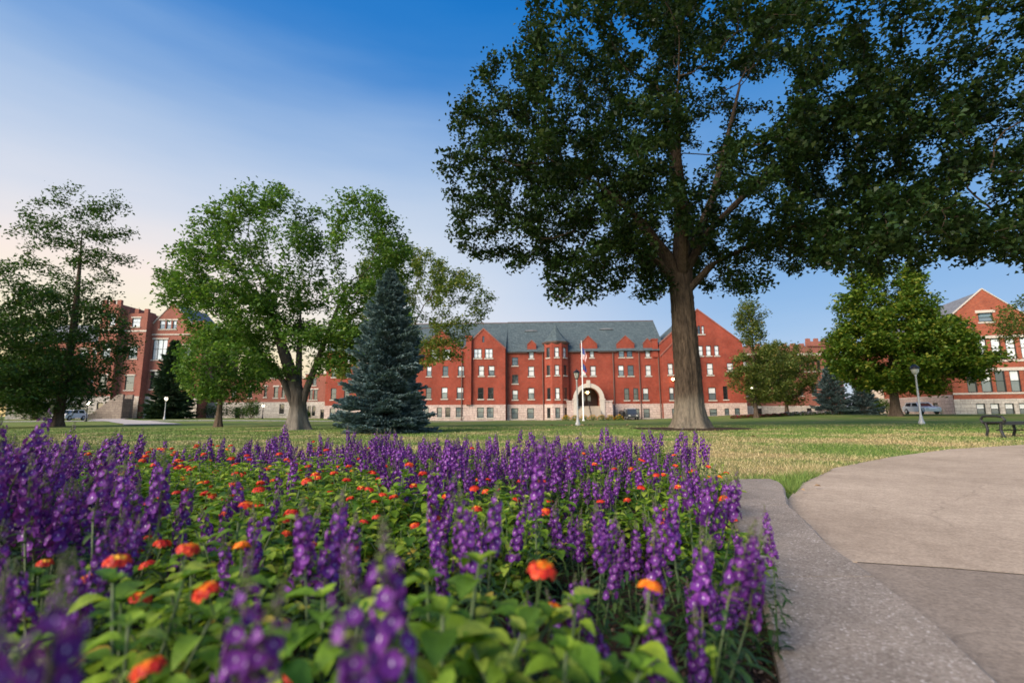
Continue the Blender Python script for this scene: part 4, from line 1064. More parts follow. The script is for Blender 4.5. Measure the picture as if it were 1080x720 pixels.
# tree outside the picture on the right, whose branches reach in
att = gaps(np.concatenate([ellipsoid_points(360, (-3.4, 0, 7.6), (3.2, 3, 2.0), G), ellipsoid_points(384, (2, 0, 9), (5, 4, 4), G)]), .5, -.2, 4)
tree('edge_tree', 'tree at the right edge whose thin yellow-green branch hangs before the gabled hall', (43.5, 36.0, gz(43.5, 36)),
     [(0, 0, -.1), (0, 0, 3), (0, 0, 6)], att, 'leaf_yellow', 'bark_brown', 61, .45, 5, .56, .009, .3, 28, .28, .2, .3, .2, (0, 0, .0), .02)
# trees behind, closing the gaps between the halls
for k, (x, y, h, w, lb) in enumerate([(-82, 84, 13, 6.5, 'far dark tree beyond the far left lawn'), (-100, 78, 15, 7, 'outermost far tree beyond the lawn at the left edge'), (-52, 101, 11.5, 5, 'far tree rising behind the low brick wing')]):
    att = gaps(ellipsoid_points(528, (0, 0, h * .55), (w, w * .8, h * .45), G, .3, 1.5), .35, -.35, k)
    tree('far_tree', lb, (x, y, gz(x, y)), [(0, 0, -.2), (0, 0, 2), (0, 0, h * .4)], att, 'leaf_dark', 'bark_brown', 70 + k, .7, 6, .85, .012, .3, 30, .5, .5, .3, .2, (0, 0, .05), .03)

# ---------------------------------------------------------------- conifers
def conifer(name, label, loc, H, Rb, leaf, n_br, blade, seed, base=.25, power=.85, bl_per=60, group=None, droop=.12, width=.03):
    g = np.random.default_rng(seed); rg = random.Random(seed)
    root = thing(name, label, 'tree', loc, 0, group)
    V, F = trunk_tube([(0, 0, -.1 + H * k / 20) for k in range(21)], [max(.01, Rb * .075 * (1 - k / 20)) for k in range(21)], 10, .05, 4, .03, seed)
    parts = [(V, F)]; C = []; T = []
    segs = MB()
    for i in range(n_br):
        u = (i + g.random()) / n_br; z = base + (H - base) * u ** 1.25
        f = (1 - (z - base) / (H - base * .6)) ** power
        rr = Rb * f * (.72 + .42 * g.random() ** 1.5) + .06
        if g.random() < .08: rr *= 1.12
        a = i * 2.39996 + g.normal(0, .2)
        el = -.28 + .75 * (z / H) + g.normal(0, .08)      # lower boughs droop, top ones rise
        d = np.array([math.cos(a), math.sin(a), 0]); side = np.array([-math.sin(a), math.cos(a), 0])
        def at_(t): return np.array([0, 0, z]) + d * rr * t * math.cos(el) + np.array([0, 0, 1]) * (rr * t * math.sin(el) + .13 * rr * t * t - droop * rr * t * (1 - t))
        pts = [at_(t) for t in (0, .35, .7, 1)]
        segs.tube([tuple(x) for x in pts], [.012 + .012 * rr, .01 + .008 * rr, .008, .004], 4)
        m = int(bl_per * (.35 + rr / Rb))
        t = g.random(m) ** .6 * .88 + .14
        wd = .30 * rr * np.sin(np.clip(t, 0, 1) * np.pi * .9) + .05
        lat = g.uniform(-1, 1, m)
        c = np.array([at_(x) for x in t]) + side * (lat * wd)[:, None] + np.array([0, 0, 1]) * (-np.abs(lat) * wd * .12 + g.normal(0, .025, m))[:, None]
        tt = d * 1.0 + side * (lat * .8)[:, None] + np.c_[g.normal(0, .35, (m, 2)), g.normal(.18, .3, m)]
        C.append(c); T.append(tt)
    V2 = np.array(segs.v); F2 = np.array([f for f in segs.f if len(f) == 4])
    V, F = merge(parts + [(V2, F2)])
    link('trunk', np_mesh('trunk', V, F, M['bark_brown'], True), root)
    C = np.concatenate(C); T = np.concatenate(T); T /= np.linalg.norm(T, axis=1)[:, None]
    n = len(C); s = np.cross(T, g.normal(0, 1, (n, 3))); s /= np.linalg.norm(s, axis=1)[:, None]; nn = np.cross(T, s)
    # each twig end: two crossed tapering needle sprays
    L = (blade * g.uniform(.65, 1.3, n))[:, None]; W = L * .16 + width * .3
    q = []
    for a, b in ((s, nn), (nn, s)):
        q.append(np.stack([C - T * L * .35, C + a * W + T * L * .05 + b * L * .05, C + T * L * .65, C - a * W + T * L * .05 + b * L * .05], 1).reshape(-1, 3))
    V = np.concatenate(q); F = np.arange(len(V)).reshape(-1, 4)
    link('crown', np_mesh('crown', V, F, M[leaf]), root)
    return root
conifer('spruce_tree', 'large conical blue spruce with boughs to the ground, in front of the brick hall', (-5.35, 20.7, 0), 7.0, 2.2, 'needle_blue', 330, .17, 5, .12, .78, 210)
conifer('spruce_tree', 'small distant blue spruce left of the maple', (43.4, 66.0, gz(43.4, 66)), 7.0, 2.9, 'needle_blue', 260, .26, 6, .2, .8, 70)
conifer('spruce_tree', 'low spreading blue spruce at the foot of the distant taller one', (46.6, 64.8, gz(46.6, 64.8)), 3.6, 2.5, 'needle_blue', 150, .24, 9, .15, .7, 60)
conifer('dark_conifer', 'tall narrow dark evergreen against the gable of the towered hall', (-55.2, 78.5, gz(-55, 78)), 12.6, 3.9, 'needle_dark', 420, .5, 7, .3, .7, 60)

# ---------------------------------------------------------------- shrubs by the halls
def shrub(label, x, y, w, d, h, leaf, seed, cat='shrub', name='shrub', n=1500, ls=.14, group=None):
    g = np.random.default_rng(seed); root = thing(name, label, cat, (x, y, gz(x, y)), 0, group)
    st = MB()
    for k in range(9):
        a = g.uniform(0, 6.28); q = g.uniform(.3, .8)
        st.tube([(0.1 * w * math.cos(a), .1 * d * math.sin(a), -.05), (q * w * .5 * math.cos(a), q * d * .5 * math.sin(a), h * .75)], [.035, .012], 5)
    st.obj('stems', M['bark_brown'], root)
    v = g.normal(0, 1, (n, 3)); v /= np.linalg.norm(v, axis=1)[:, None]; u = (g.random(n) ** .45)[:, None]
    C = v * u * np.array([w / 2, d / 2, h / 2]) * (1 + .12 * np.sin(v[:, :1] * 7 + seed) + .1 * np.sin(v[:, 1:2] * 9)) + np.array([0, 0, h * .5])
    C[:, 2] = np.maximum(C[:, 2], .03)
    V, F = leaf_quads(C, ls, g, .3)
    link('foliage', np_mesh('foliage', V, F, M[leaf]), root)
    return root
for k, (x, y, w, h, lb) in enumerate([(-50.5, 82.5, 6, 2.4, 'dark rounded shrub by the left hall, right of the dark evergreen'), (-46.5, 83.5, 5, 2.2, 'dark shrub against the pale stone base left of the small round tree'), (-72.5, 80.0, 7, 2.3, 'dark hedge-like shrub left of the stone stairs'),
                                       (-79.5, 80.5, 7, 2.6, 'broad dark shrub at the far left below the trees'), (-43.0, 80.5, 3.0, 3.2, 'upright dark shrub before the stone wing left of the multi-stemmed tree'), (51.2, 68, 3.2, 2.2, 'green shrub right of the low blue spruce'), (57.0, 62.5, 5.0, 1.0, 'low shrub bed along the foot of the right hall'), (-36.5, 86, 2.4, 1.4, 'low shrub at the foot of the pale stone wing, right of the upright dark shrub')]):
    shrub(lb, x, y, w, w * .6, h, 'leaf_dark' if k != 5 else 'leaf_mid', 100 + k, n=1700, ls=.2, name='upright_shrub' if k == 4 else 'shrub')
# ================================================================ STREET FURNITURE
M['lamp_warm'] = mat_emit('lamp_warm', (1.0, .62, .28), 6.0)
M['lamp_white'] = mat_emit('lamp_white', (1.0, .86, .62), 5.0)
M['lamp_glass'] = mat_plain('lamp_glass', (.55, .55, .5), .2)
def lamp_post(label, x, y, h, style, lit, pole='pole_grey', group='lamp posts'):
    r = thing('lamp_post', label, 'lamp post', (x, y, gz(x, y)), 0, group)
    mb = MB(); mb.lathe([(.16, -.05), (.16, .12), (.11, .2), (.075, .45), (.06, .5), (.045, h - .75), (.06, h - .72), (.06, h - .66)], 14); mb.obj('pole', M[pole], r, smooth=True)
    g = 'lamp_white' if lit else 'lamp_glass'
    z = h - .66
    if style == 'lantern':
        mb = MB(); mb.lathe([(.06, z), (.10, z + .05), (.10, z + .08)], 8); mb.obj('collar', M['dark_metal'], r)
        mb = MB(); mb.lathe([(.10, z + .09), (.17, z + .42)], 6); mb.obj('glass', M[g], r)
        mb = MB()
        for k in range(6):
            a = 2 * math.pi * k / 6; mb.tube([(.105 * math.cos(a), .105 * math.sin(a), z + .08), (.178 * math.cos(a), .178 * math.sin(a), z + .43)], .012, 4)
        mb.lathe([(.23, z + .43), (.2, z + .47), (.09, z + .58), (.03, z + .6), (.02, z + .68), (.0, z + .7)], 12); mb.obj('cap', M['dark_metal'], r)
    else:
        mb = MB(); mb.lathe([(.07, z), (.17, z + .14), (.2, z + .3), (.19, z + .36)], 14); mb.obj('globe', M[g], r, smooth=True)
        mb = MB(); mb.lathe([(.25, z + .36), (.25, z + .40), (.18, z + .52), (.06, z + .62), (.0, z + .64)], 14); mb.obj('cap', M['dark_metal'], r, smooth=True)
    return r
lamp_post('grey lamp post with a black lantern, on the lawn before the arched entrance', 4.05, 30.4, 3.5, 'lantern', False)
lamp_post('pale lamp post with a dark domed cap, on the lawn in front of the maple', 24.1, 28.9, 3.55, 'dome', False, 'pole_grey')
lamp_post('lit lamp post beside the pale path left of the small round tree', -51.6, 72.5, 3.5, 'globe', True)
lamp_post('lit dark lamp post half hidden in the slender tree right of the brick hall', 30.6, 61.8, 4.1, 'globe', True, 'dark_metal')
lamp_post('lit lamp post before the stone base left of the multi-stemmed tree', -41.9, 82.0, 2.6, 'globe', True, 'dark_metal')
lamp_post('lit orange lamp post glowing under the loose tree at the far left', -52.3, 60.0, 2.75, 'globe', True, 'dark_metal')

# lanterns fixed to the halls
def wall_lantern(label, x, y, z, rr=.2):
    r = thing('wall_lantern', label, 'lantern', (x, y, z))
    mb = MB(); mb.lathe([(.03, -rr), (rr * .8, -rr * .6), (rr, 0), (rr * .7, rr * .7), (.02, rr)], 10); mb.obj('globe', M['lamp_warm'], r, smooth=True)
    mb = MB(); mb.tube([(0, 0, rr), (0, 0, rr + .25), (0, .45, rr + .3)], .03, 5); mb.lathe([(rr * .8, rr * .75), (.03, rr + .12)], 8); mb.obj('bracket', M['dark_metal'], r)
def hall_at(u, v, z, yaw=rad(-2.0), o=(13.23, 86, -.45)):
    return (o[0] + u * math.cos(yaw) - v * math.sin(yaw), o[1] + u * math.sin(yaw) + v * math.cos(yaw), o[2] + z)
wall_lantern('glowing orange wall lantern beside the oak trunk on the brick hall', *hall_at(14.9 - .35, -2.1, 6.85), .26)
wall_lantern('glowing lantern hanging inside the white entrance arch', *hall_at(0.0, -.6, 4.75), .26)
wall_lantern('glowing orange wall lantern high on the low wing, seen between the stems', -35.0, 89.4, 6.9, .24)

# flagpole with limp flags
r = thing('flagpole', 'white flagpole standing before the entrance arch', 'flagpole', (10.95, 75.5, gz(10.95, 75.5)))
mb = MB(); mb.lathe([(.22, -.1), (.22, .1), (.11, .2), (.09, 6), (.05, 12.2)], 12); mb.obj('pole', M['white_paint'], r, smooth=True)
mb = MB(); mb.lathe([(.02, 12.2), (.1, 12.28), (.12, 12.36), (.08, 12.45), (.01, 12.5)], 10); mb.obj('finial', M['pole_grey'], r, smooth=True)
M['flag_red'] = mat_plain('flag_red', (.45, .03, .04), .8); M['flag_white'] = mat_plain('flag_white', (.72, .70, .68), .8); M['flag_blue'] = mat_plain('flag_blue', (.03, .05, .2), .8)
def flag(label, z, h, w, kind):
    nu, nv = 26, 26; V = []; F = []; mi = []
    for j in range(nv + 1):
        for i in range(nu + 1):
            u = i / nu; v = j / nv     # u along the fly, v down the hoist; the fly has dropped and hangs in folds
            x = .1 + w * (1 - math.exp(-1.6 * u)) * (.62 + .1 * math.sin(5 * v)); y = .13 * math.sin(u * 11 + 2 * v) * u
            V.append((x, y, z - v * h * (1 - .25 * u) - u * h * .55))
    for j in range(nv):
        for i in range(nu):
            F.append((j * (nu + 1) + i, j * (nu + 1) + i + 1, (j + 1) * (nu + 1) + i + 1, (j + 1) * (nu + 1) + i))
            if kind == 'stripes': mi.append(2 if i < 10 and j < 14 else (0 if (j // 2) % 2 == 0 else 1))
            else: mi.append(2 if j < 17 else 0 if j < 21 else 1)
    o = link('flag', np_mesh('flag', V, F, [M['flag_red'], M['flag_white'], M['flag_blue']], True, mi), None, r.location)
    tag(o, label, 'flag')
flag('limp red and white striped flag with a blue corner hanging from the flagpole', 11.4, 1.9, 1.2, 'stripes')
flag('limp blue flag hanging below the striped one on the flagpole', 8.9, 1.5, 1.0, 'blue')

# black park benches by the path: slatted seat, curled arm rests
def bench(label, x, y, rz, L=1.9):
    r = thing('park_bench', label, 'bench', (x, y, gz(x, y)), rz, None)
    mb = MB()
    for k in range(7): mb.box(0, L, -.24 + k * .072, -.24 + k * .072 + .055, .405, .445)
    mb.obj('seat', M['dark_metal'], r)
    mb = MB(); mb.box(.02, L - .02, -.262, -.243, .36, .44); mb.box(.02, L - .02, .245, .262, .36, .44); mb.tube([(.1, 0, .2), (L - .1, 0, .2)], .018, 6); mb.obj('rail', M['dark_metal'], r)
    for x_ in (.04, L / 2, L - .04):
        for y_ in (-.21, .21):
            mb = MB(); mb.tube([(x_, y_ * 1.12, 0.02), (x_, y_ * .85, .2), (x_, y_, .42)], .036, 8); mb.box(x_ - .045, x_ + .045, y_ * 1.12 - .05, y_ * 1.12 + .05, 0, .02); mb.obj('leg', M['dark_metal'], r)
    for x_ in (.03, L - .03):
        mb = MB(); mb.tube([(x_, -.27, .40), (x_, -.33, .5), (x_, -.27, .585), (x_, -.1, .61), (x_, .15, .61), (x_, .27, .585), (x_, .33, .5), (x_, .27, .40)], .036, 8); mb.obj('armrest', M['dark_metal'], r)
    return r
bench('black slatted metal bench with curled arms on the grass beside the curved path', 14.12, 14.45, rad(6))

# parked vehicles
M['car_white'] = mat_plain('car_white', (.75, .76, .78), .25, var=.02); M['car_dark'] = mat_plain('car_dark', (.05, .055, .06), .25, var=.02); M['car_glass'] = mat_glass('car_glass', (.03, .035, .04)); M['tyre'] = mat_plain('tyre', (.02, .02, .02), .8)
def car(label, x, y, rz, paint, van=False):
    r = thing('parked_car', label, 'car', (x, y, gz(x, y) + .03), rz, 'cars parked by the halls')
    hgt = 1.9 if van else 1.45
    body = [(-2.2, .32), (2.15, .32), (2.25, .6), (2.15, .82), (1.2, .95), (-1.95, .98), (-2.25, .85)]
    mb = MB(); mb.prism(body, 'y', -.86, .86)
    roof = [(.45, hgt - .04), (.3, hgt), (-1.5 if not van else -1.9, hgt), (-1.7 if not van else -2.05, hgt - .06), (-1.6, hgt - .1), (.4, hgt - .1)]
    rm = MB(); rm.prism(roof, 'y', -.7, .7); rm.obj('car_roof', M['car_white' if van else paint], r)
    for x0, x1 in ((.98, .42), (-.5, -.5), (-1.9, -1.62)):
        for y_ in (-1, 1): mb.tube([(x0, .8 * y_, .95), (x1, .68 * y_, hgt - .06)], .05, 5)
    mb.obj('body', M[paint], r)
    mb = MB(); b = [(-1.85, .965), (.95, .965), (.42, hgt - .09), (-1.6, hgt - .09)]; mb.prism(b, 'y', -.7, .7); mb.obj('window', M['car_glass'], r)
    for wx in (-1.35, 1.4):
        for wy in (-.82, .82):
            mb = MB(); mb.prism([(wx + .33 * math.cos(k * math.pi / 8), .33 + .33 * math.sin(k * math.pi / 8)) for k in range(16)], 'y', wy - .1, wy + .1); o = mb.obj('wheel', M['tyre'], r)
            mb = MB(); s = 1 if wy > 0 else -1; mb.prism([(wx + .19 * math.cos(k * math.pi / 6), .33 + .19 * math.sin(k * math.pi / 6)) for k in range(12)], 'y', wy + s * .101, wy + s * .115); mb.obj('rim', M['pole_grey'], o)
    for y_ in (-.6, .6):
        mb = MB(); mb.box(2.17, 2.24, y_ - .16, y_ + .16, .62, .76); mb.obj('headlight', M['lamp_glass'], r)
    return r
car('dark van with a white roof parked right of the arched entrance', 20.0, 82.2, rad(-96), 'car_dark', True)
car('white car parked behind the lamp post before the right hall', 50.6, 60.5, rad(-100), 'car_white')
car('white car parked at the far left behind the loose tree trunk', -61.6, 68.0, rad(-80), 'car_white')

# dark bin by the stone base
r = thing('waste_bin', 'dark waste bin by the stone base right of the entrance arch', 'bin', hall_at(5.8, -1.0, -.02))
mb = MB(); mb.lathe([(.42, 0), (.5, .15), (.52, 1.15), (.55, 1.2)], 12); mb.obj('body', M['dark_metal'], r)
mb = MB(); mb.lathe([(.56, 1.2), (.5, 1.4), (.2, 1.55), (.02, 1.58)], 12); mb.obj('lid', M['dark_metal'], r)

# yellow marigolds at the foot of the entrance, flower borders on the right
def tuft(label, x, y, w, h, colour, seed, group, name='marigold_plant', cat='flowers'):
    g = np.random.default_rng(seed); root = thing(name, label, cat, (x, y, gz(x, y)), 0, group)
    v = g.normal(0, 1, (420, 3)); v[:, 2] = np.abs(v[:, 2]); v /= np.linalg.norm(v, axis=1)[:, None]; u = (g.random(420) ** .4)[:, None]
    V, F = leaf_quads(v * u * np.array([w / 2, w / 2.6, h]), .14, g, .2); link('foliage', np_mesh('foliage', V, F, M['leaf_mid']), root)
    v = g.normal(0, 1, (150, 3)); v[:, 2] = np.abs(v[:, 2]) + .25; v /= np.linalg.norm(v, axis=1)[:, None]
    V, F = leaf_quads(v * np.array([w / 2, w / 2.6, h]) * 1.05, .13, g, .8, .95); link('blossoms', np_mesh('blossoms', V, F, M[colour]), root)
    return root
M['petal_yellow'] = mat_leaf('petal_yellow', [(0, (.55, .25, .01)), (.6, (.75, .42, .02)), (1, (.8, .55, .06))], .6, .3)
M['petal_pale'] = mat_leaf('petal_pale', [(0, (.45, .35, .42)), (.5, (.65, .6, .62)), (1, (.35, .1, .18))], .6, .3)
M['petal_red'] = mat_leaf('petal_red_far', [(0, (.2, .02, .05)), (.6, (.35, .04, .08)), (1, (.3, .08, .12))], .6, .3)
for k in range(7):
    x, y, _ = hall_at(-4.3 + k * 1.4, -7.6, 0)
    tuft('yellow flower tuft in the row below the arched entrance', x, y, 1.5, .85, 'petal_yellow', 200 + k, 'yellow flowers below the entrance')
for k in range(8):
    tuft('white and pink flower tuft in the border right of the olive tree trunk', 36.0 + k * 1.15, 64.0 + .15 * k, 1.3, .5, 'petal_pale', 220 + k, 'pale flowers in the far border', 'border_plant')
for k in range(7):
    tuft('dark red flower tuft in the border at the slender tree', 28.0 + k * 1.1, 61.5 + .2 * k, 1.2, .4, 'petal_red', 240 + k, 'red flowers in the far border', 'border_plant')

# fallen leaves on the lawn, most of them round the lamp post before the entrance
lf = [np_mesh('fallen_leaf', *leaf_quads(np.zeros((1, 3)), s, np.random.default_rng(q), 2.2, .7, None, .12, 0), M['fallen']) for q, s in ((1, .11), (2, .13), (3, .09))] if 'fallen' in M else None
M['fallen'] = mat_plain('fallen_leaf', (.45, .30, .16), .8, var=.3)
meshes = [np_mesh('fallen_leaf', *leaf_quads(np.zeros((1, 3)), s, np.random.default_rng(q), 2.2, .7, None, .2, 0), M['fallen']) for q, s in ((1, .13), (2, .16), (3, .11))]
def fallen(x, y, s=1., label='dry fallen leaf lying on the lawn round the lamp post before the entrance', grp='fallen leaves by the lamp post'):
    o = link('fallen_leaf', R.choice(meshes), None, (x, y, gz(x, y) + .045), R.uniform(0, 6)); o.scale = (s,) * 3
    tag(o, label, 'leaf', grp)
for k in range(46): fallen(4.0 + R.gauss(0, 1.5), 29.6 + R.gauss(0, .8), R.uniform(.8, 1.4))
for k in range(26): fallen(R.uniform(6.5, 19), R.uniform(11, 26), R.uniform(.5, 1.1), 'dry fallen leaf scattered on the lawn between the oak and the path', 'fallen leaves on the open lawn')
for x, y, s, lb in ((2.9, 5.75, .55, 'tan dry leaf in the grass at the back of the kerb nose'), (3.05, 5.0, .45, 'white scrap of leaf in the grass at the path edge'), (2.75, 4.75, .4, 'curled yellow leaf at the tip of the kerb')):
    fallen(x, y, s, lb, None)
# ================================================================ THE FLOWER BED
FR = random.Random(99)
M['petal_purple'] = mat_leaf('petal_purple', [(0, (.085, .016, .17)), (.5, (.15, .028, .265)), (.9, (.23, .055, .36)), (1, (.33, .12, .45))], .55, .3, .25, 1.0, .35)
M['petal_throat'] = mat_plain('petal_throat', (.62, .5, .72), .6, var=.05)
M['bud_green'] = mat_leaf('bud_green', [(0, (.07, .10, .03)), (.6, (.13, .15, .06)), (1, (.2, .09, .25))], .5, .2)
M['leaf_angelonia'] = mat_leaf('leaf_angelonia', [(0, (.016, .046, .012)), (.6, (.04, .09, .022)), (1, (.08, .135, .035))], .42, .25, .4, 1.2, .3)
M['stem_green'] = mat_plain('stem_green', (.06, .10, .03), .55, var=.2, scale=20)
M['leaf_lantana'] = mat_leaf('leaf_lantana', [(0, (.04, .115, .012)), (.4, (.125, .24, .02)), (.78, (.25, .38, .034)), (.96, (.38, .46, .08)), (1, (.44, .32, .06))], .5, .34, .35, 1.25, .3, 70)
def petal_mix(name, stops): return mat_leaf(name, stops, .5, .25, .3, 1.0)
M['floret_red'] = petal_mix('floret_red', [(0, (.38, .012, .012)), (.6, (.62, .03, .015)), (1, (.75, .09, .02))])
M['floret_orange'] = petal_mix('floret_orange', [(0, (.75, .11, .01)), (.6, (.85, .22, .012)), (1, (.85, .36, .03))])
M['floret_yellow'] = petal_mix('floret_yellow', [(0, (.85, .33, .02)), (1, (.85, .5, .05))])

def frame_of(n):
    n = Vector(n).normalized(); a = Vector((0, 0, 1)) if abs(n.z) < .9 else Vector((1, 0, 0))
    x = a.cross(n).normalized(); return x, n.cross(x), n

def petal_poly(mb, c, x, y, n, ang, L, W, lift, mi):
    """a rounded petal, cupped towards n"""
    d = x * math.cos(ang) + y * math.sin(ang); s = n.cross(d)
    p = [c, c + d * L * .45 + s * W * .5 + n * lift * .35, c + d * L * .85 + s * W * .42 + n * lift, c + d * L + n * lift * 1.15, c + d * L * .85 - s * W * .42 + n * lift, c + d * L * .45 - s * W * .5 + n * lift * .35]
    mb.poly(p, mi)

def spike_mesh(seed, L, fr=.0122):
    """flower spike of the purple angelonia: two-lipped flowers round a stem, buds at the tip"""
    g = random.Random(seed); mb = MB()
    mb.tube([(0, 0, -.01), (0, 0, L * .6), (g.uniform(-.004, .004), g.uniform(-.004, .004), L + .035)], [.0022, .0018, .0008], 5, 2)
    n = int(L / .0041)
    for i in range(n):
        u = (i + g.random() * .8) / n; h = L * u; a = i * 2.39996 + g.uniform(-.35, .35)
        k = 1 - .45 * u ** 1.5; ro = (.0142 + g.uniform(-.002, .008)) * (1 - .4 * u)
        if g.random() < .06: continue
        nrm = Vector((math.cos(a), math.sin(a), g.uniform(-.25, .45))).normalized(); c = Vector((math.cos(a) * ro, math.sin(a) * ro, h))
        mb.tube([(0, 0, h - .006), tuple(c)], [.0009, .0007], 3, 2, False)
        x, y, nn = frame_of(nrm); r = fr * k * g.uniform(.85, 1.2)
        tw = g.uniform(-.25, .25)
        if u < .22 and g.random() < .4:      # spent: only a small seed pod is left
            b = len(mb.v); s = .0026; mb.v += [tuple(c + Vector(v) * s) for v in ((1, 0, 0), (0, 1, 0), (-1, 0, 0), (0, -1, 0), (0, 0, 1.3), (0, 0, -1.3))]
            for f in ((0, 1, 4), (1, 2, 4), (2, 3, 4), (3, 0, 4), (1, 0, 5), (2, 1, 5), (3, 2, 5), (0, 3, 5)): mb.f.append(tuple(b + j for j in f)); mb.m.append(2)
            continue
        for q, (pa, pl, pw) in enumerate(((-1.57, 1.15, 1.3), (-.45, 1., 1.15), (3.6, 1., 1.15), (.95, .8, .95), (2.2, .8, .95))):
            petal_poly(mb, c, x, y, nn, pa + tw, r * pl, r * pw, r * g.uniform(.05, .4), 0)
        t = r * .11
        mb.poly([c + nn * r * .2 + x * t - y * t * 2.2, c + nn * r * .2 + x * t * .6 + y * t, c + nn * r * .2 - x * t * .6 + y * t, c + nn * r * .2 - x * t - y * t * 2.2], 1)
    for i in range(16):      # closed buds
        u = i / 16; h = L * .97 + .04 * u; a = i * 2.4; ro = .0075 * (1 - u * .8)
        c = Vector((math.cos(a) * ro, math.sin(a) * ro, h)); s = .0026 * (1.15 - u * .6)
        b = len(mb.v); mb.v += [tuple(c + Vector(v) * s) for v in ((1, 0, 0), (0, 1, 0), (-1, 0, 0), (0, -1, 0), (0, 0, 1.6), (0, 0, -1.6))]
        for q in ((0, 1, 4), (1, 2, 4), (2, 3, 4), (3, 0, 4), (1, 0, 5), (2, 1, 5), (3, 2, 5), (0, 3, 5)): mb.f.append(tuple(b + j for j in q)); mb.m.append(2)
    return mb.mesh('flower_spike', [M['petal_purple'], M['petal_throat'], M['bud_green']], False, False)
SPIKES = [spike_mesh(300 + k, L) for k, L in enumerate((.10, .12, .14, .16, .18, .15, .13, .20))]

def strip_leaf(mb, base, d, up, L, W, droop, mi=0, prof=(.0, .8, 1., .8, .45, 0.)):
    """lance or egg shaped leaf with a folded midrib, bending down along its length"""
    d = Vector(d).normalized(); s = d.cross(Vector(up)).normalized(); u = s.cross(d)
    b = len(mb.v); n = len(prof)
    for i, w in enumerate(prof):
        t = i / (n - 1); c = Vector(base) + d * L * t * (1 - .15 * droop * t) - Vector((0, 0, 1)) * L * droop * t * t * .6
        e = u * W * w * .22
        mb.v += [tuple(c - s * W * w * .5 + e), tuple(c), tuple(c + s * W * w * .5 + e)]
    for i in range(n - 1):
        o = b + 3 * i
        for k in (0, 1): mb.f.append((o + k, o + k + 1, o + k + 4, o + k + 3)); mb.m.append(mi)

def angelonia(seed, nst, H, spread, lens, bushy=1.0):
    """one plant at the origin; foliage and every flower spike are its parts"""
    g = random.Random(seed)
    root = link('angelonia_plant', None); root.empty_display_size = .1
    st = MB(); lv = MB(); tops = []
    for k in range(nst):
        a = 2 * math.pi * (k + g.uniform(-.3, .3)) / nst; q = spread * (.35 + .65 * g.random()) if k else 0
        L = lens[k % len(lens)]; top = H * (g.uniform(.94, 1.0) if nst < 4 and H > .55 else g.uniform(.76, 1.06)) - SPIKE_L[L] - .035
        e = Vector((q * math.cos(a), q * math.sin(a), top)); m = Vector((q * .62 * math.cos(a), q * .62 * math.sin(a), top * .5))
        b0 = Vector((.25 * q * math.cos(a), .25 * q * math.sin(a), -.02))
        st.tube([b0, m, e], [.0034, .0028, .0022], 5)
        tops.append((e, (e - m).normalized(), L))
        nl = int(top / .0085 * bushy)
        for i in range(nl):
            t = .12 + .88 * (i + g.random()) / nl; p = b0.lerp(m, t * 2) if t < .5 else m.lerp(e, t * 2 - 1)
            an = i * 1.9 + g.uniform(-.5, .5); el = g.uniform(-.15, .65)
            strip_leaf(lv, p, (math.cos(an), math.sin(an), el), (0, 0, 1), g.uniform(.04, .075) * (1.1 - .45 * t), g.uniform(.009, .014), g.uniform(.2, .9), 0, (.25, .85, 1., .7, .0))
    for i in range(int(40 * bushy)):     # short leafy side shoots fill the base
        a = g.uniform(0, 6.28); q = spread * g.uniform(.2, 1.15); z = H * g.uniform(.08, .5)
        strip_leaf(lv, (q * math.cos(a), q * math.sin(a), z), (math.cos(a + g.uniform(-1, 1)), math.sin(a + g.uniform(-1, 1)), g.uniform(-.2, .6)), (0, 0, 1), g.uniform(.05, .08), g.uniform(.010, .016), g.uniform(.3, 1), 0, (.25, .85, 1., .7, .0))
    st.obj('stem', M['stem_green'], root, recalc=False, smooth=True)
    lv.obj('foliage', M['leaf_angelonia'], root, recalc=False, smooth=True)
    for e, d, L in tops:
        o = link('flower_spike', SPIKES[L], root, e)
        o.rotation_euler = (d * .6 + Vector((g.uniform(-.2, .2), g.uniform(-.2, .2), .5))).to_track_quat('Z', 'Y').to_euler()
    return root
SPIKE_L = (.10, .12, .14, .16, .18, .15, .13, .20)
ANG = [angelonia(400 + k, n, H, s, l) for k, (n, H, s, l) in enumerate([(4, .45, .11, (2, 3, 1, 6)), (5, .46, .12, (1, 2, 6, 0)), (4, .48, .10, (3, 5, 2)), (4, .40, .13, (0, 1, 2, 6)), (5, .45, .13, (2, 1, 5, 0)), (3, .52, .08, (4, 3, 5)), (4, .42, .12, (6, 0, 1, 5))])]
TALL = [angelonia(450 + k, n, H, s, l, .9) for k, (n, H, s, l) in enumerate([(1, .62, .03, (7,)), (2, .58, .05, (4, 2)), (3, .60, .06, (7, 3, 2))])]

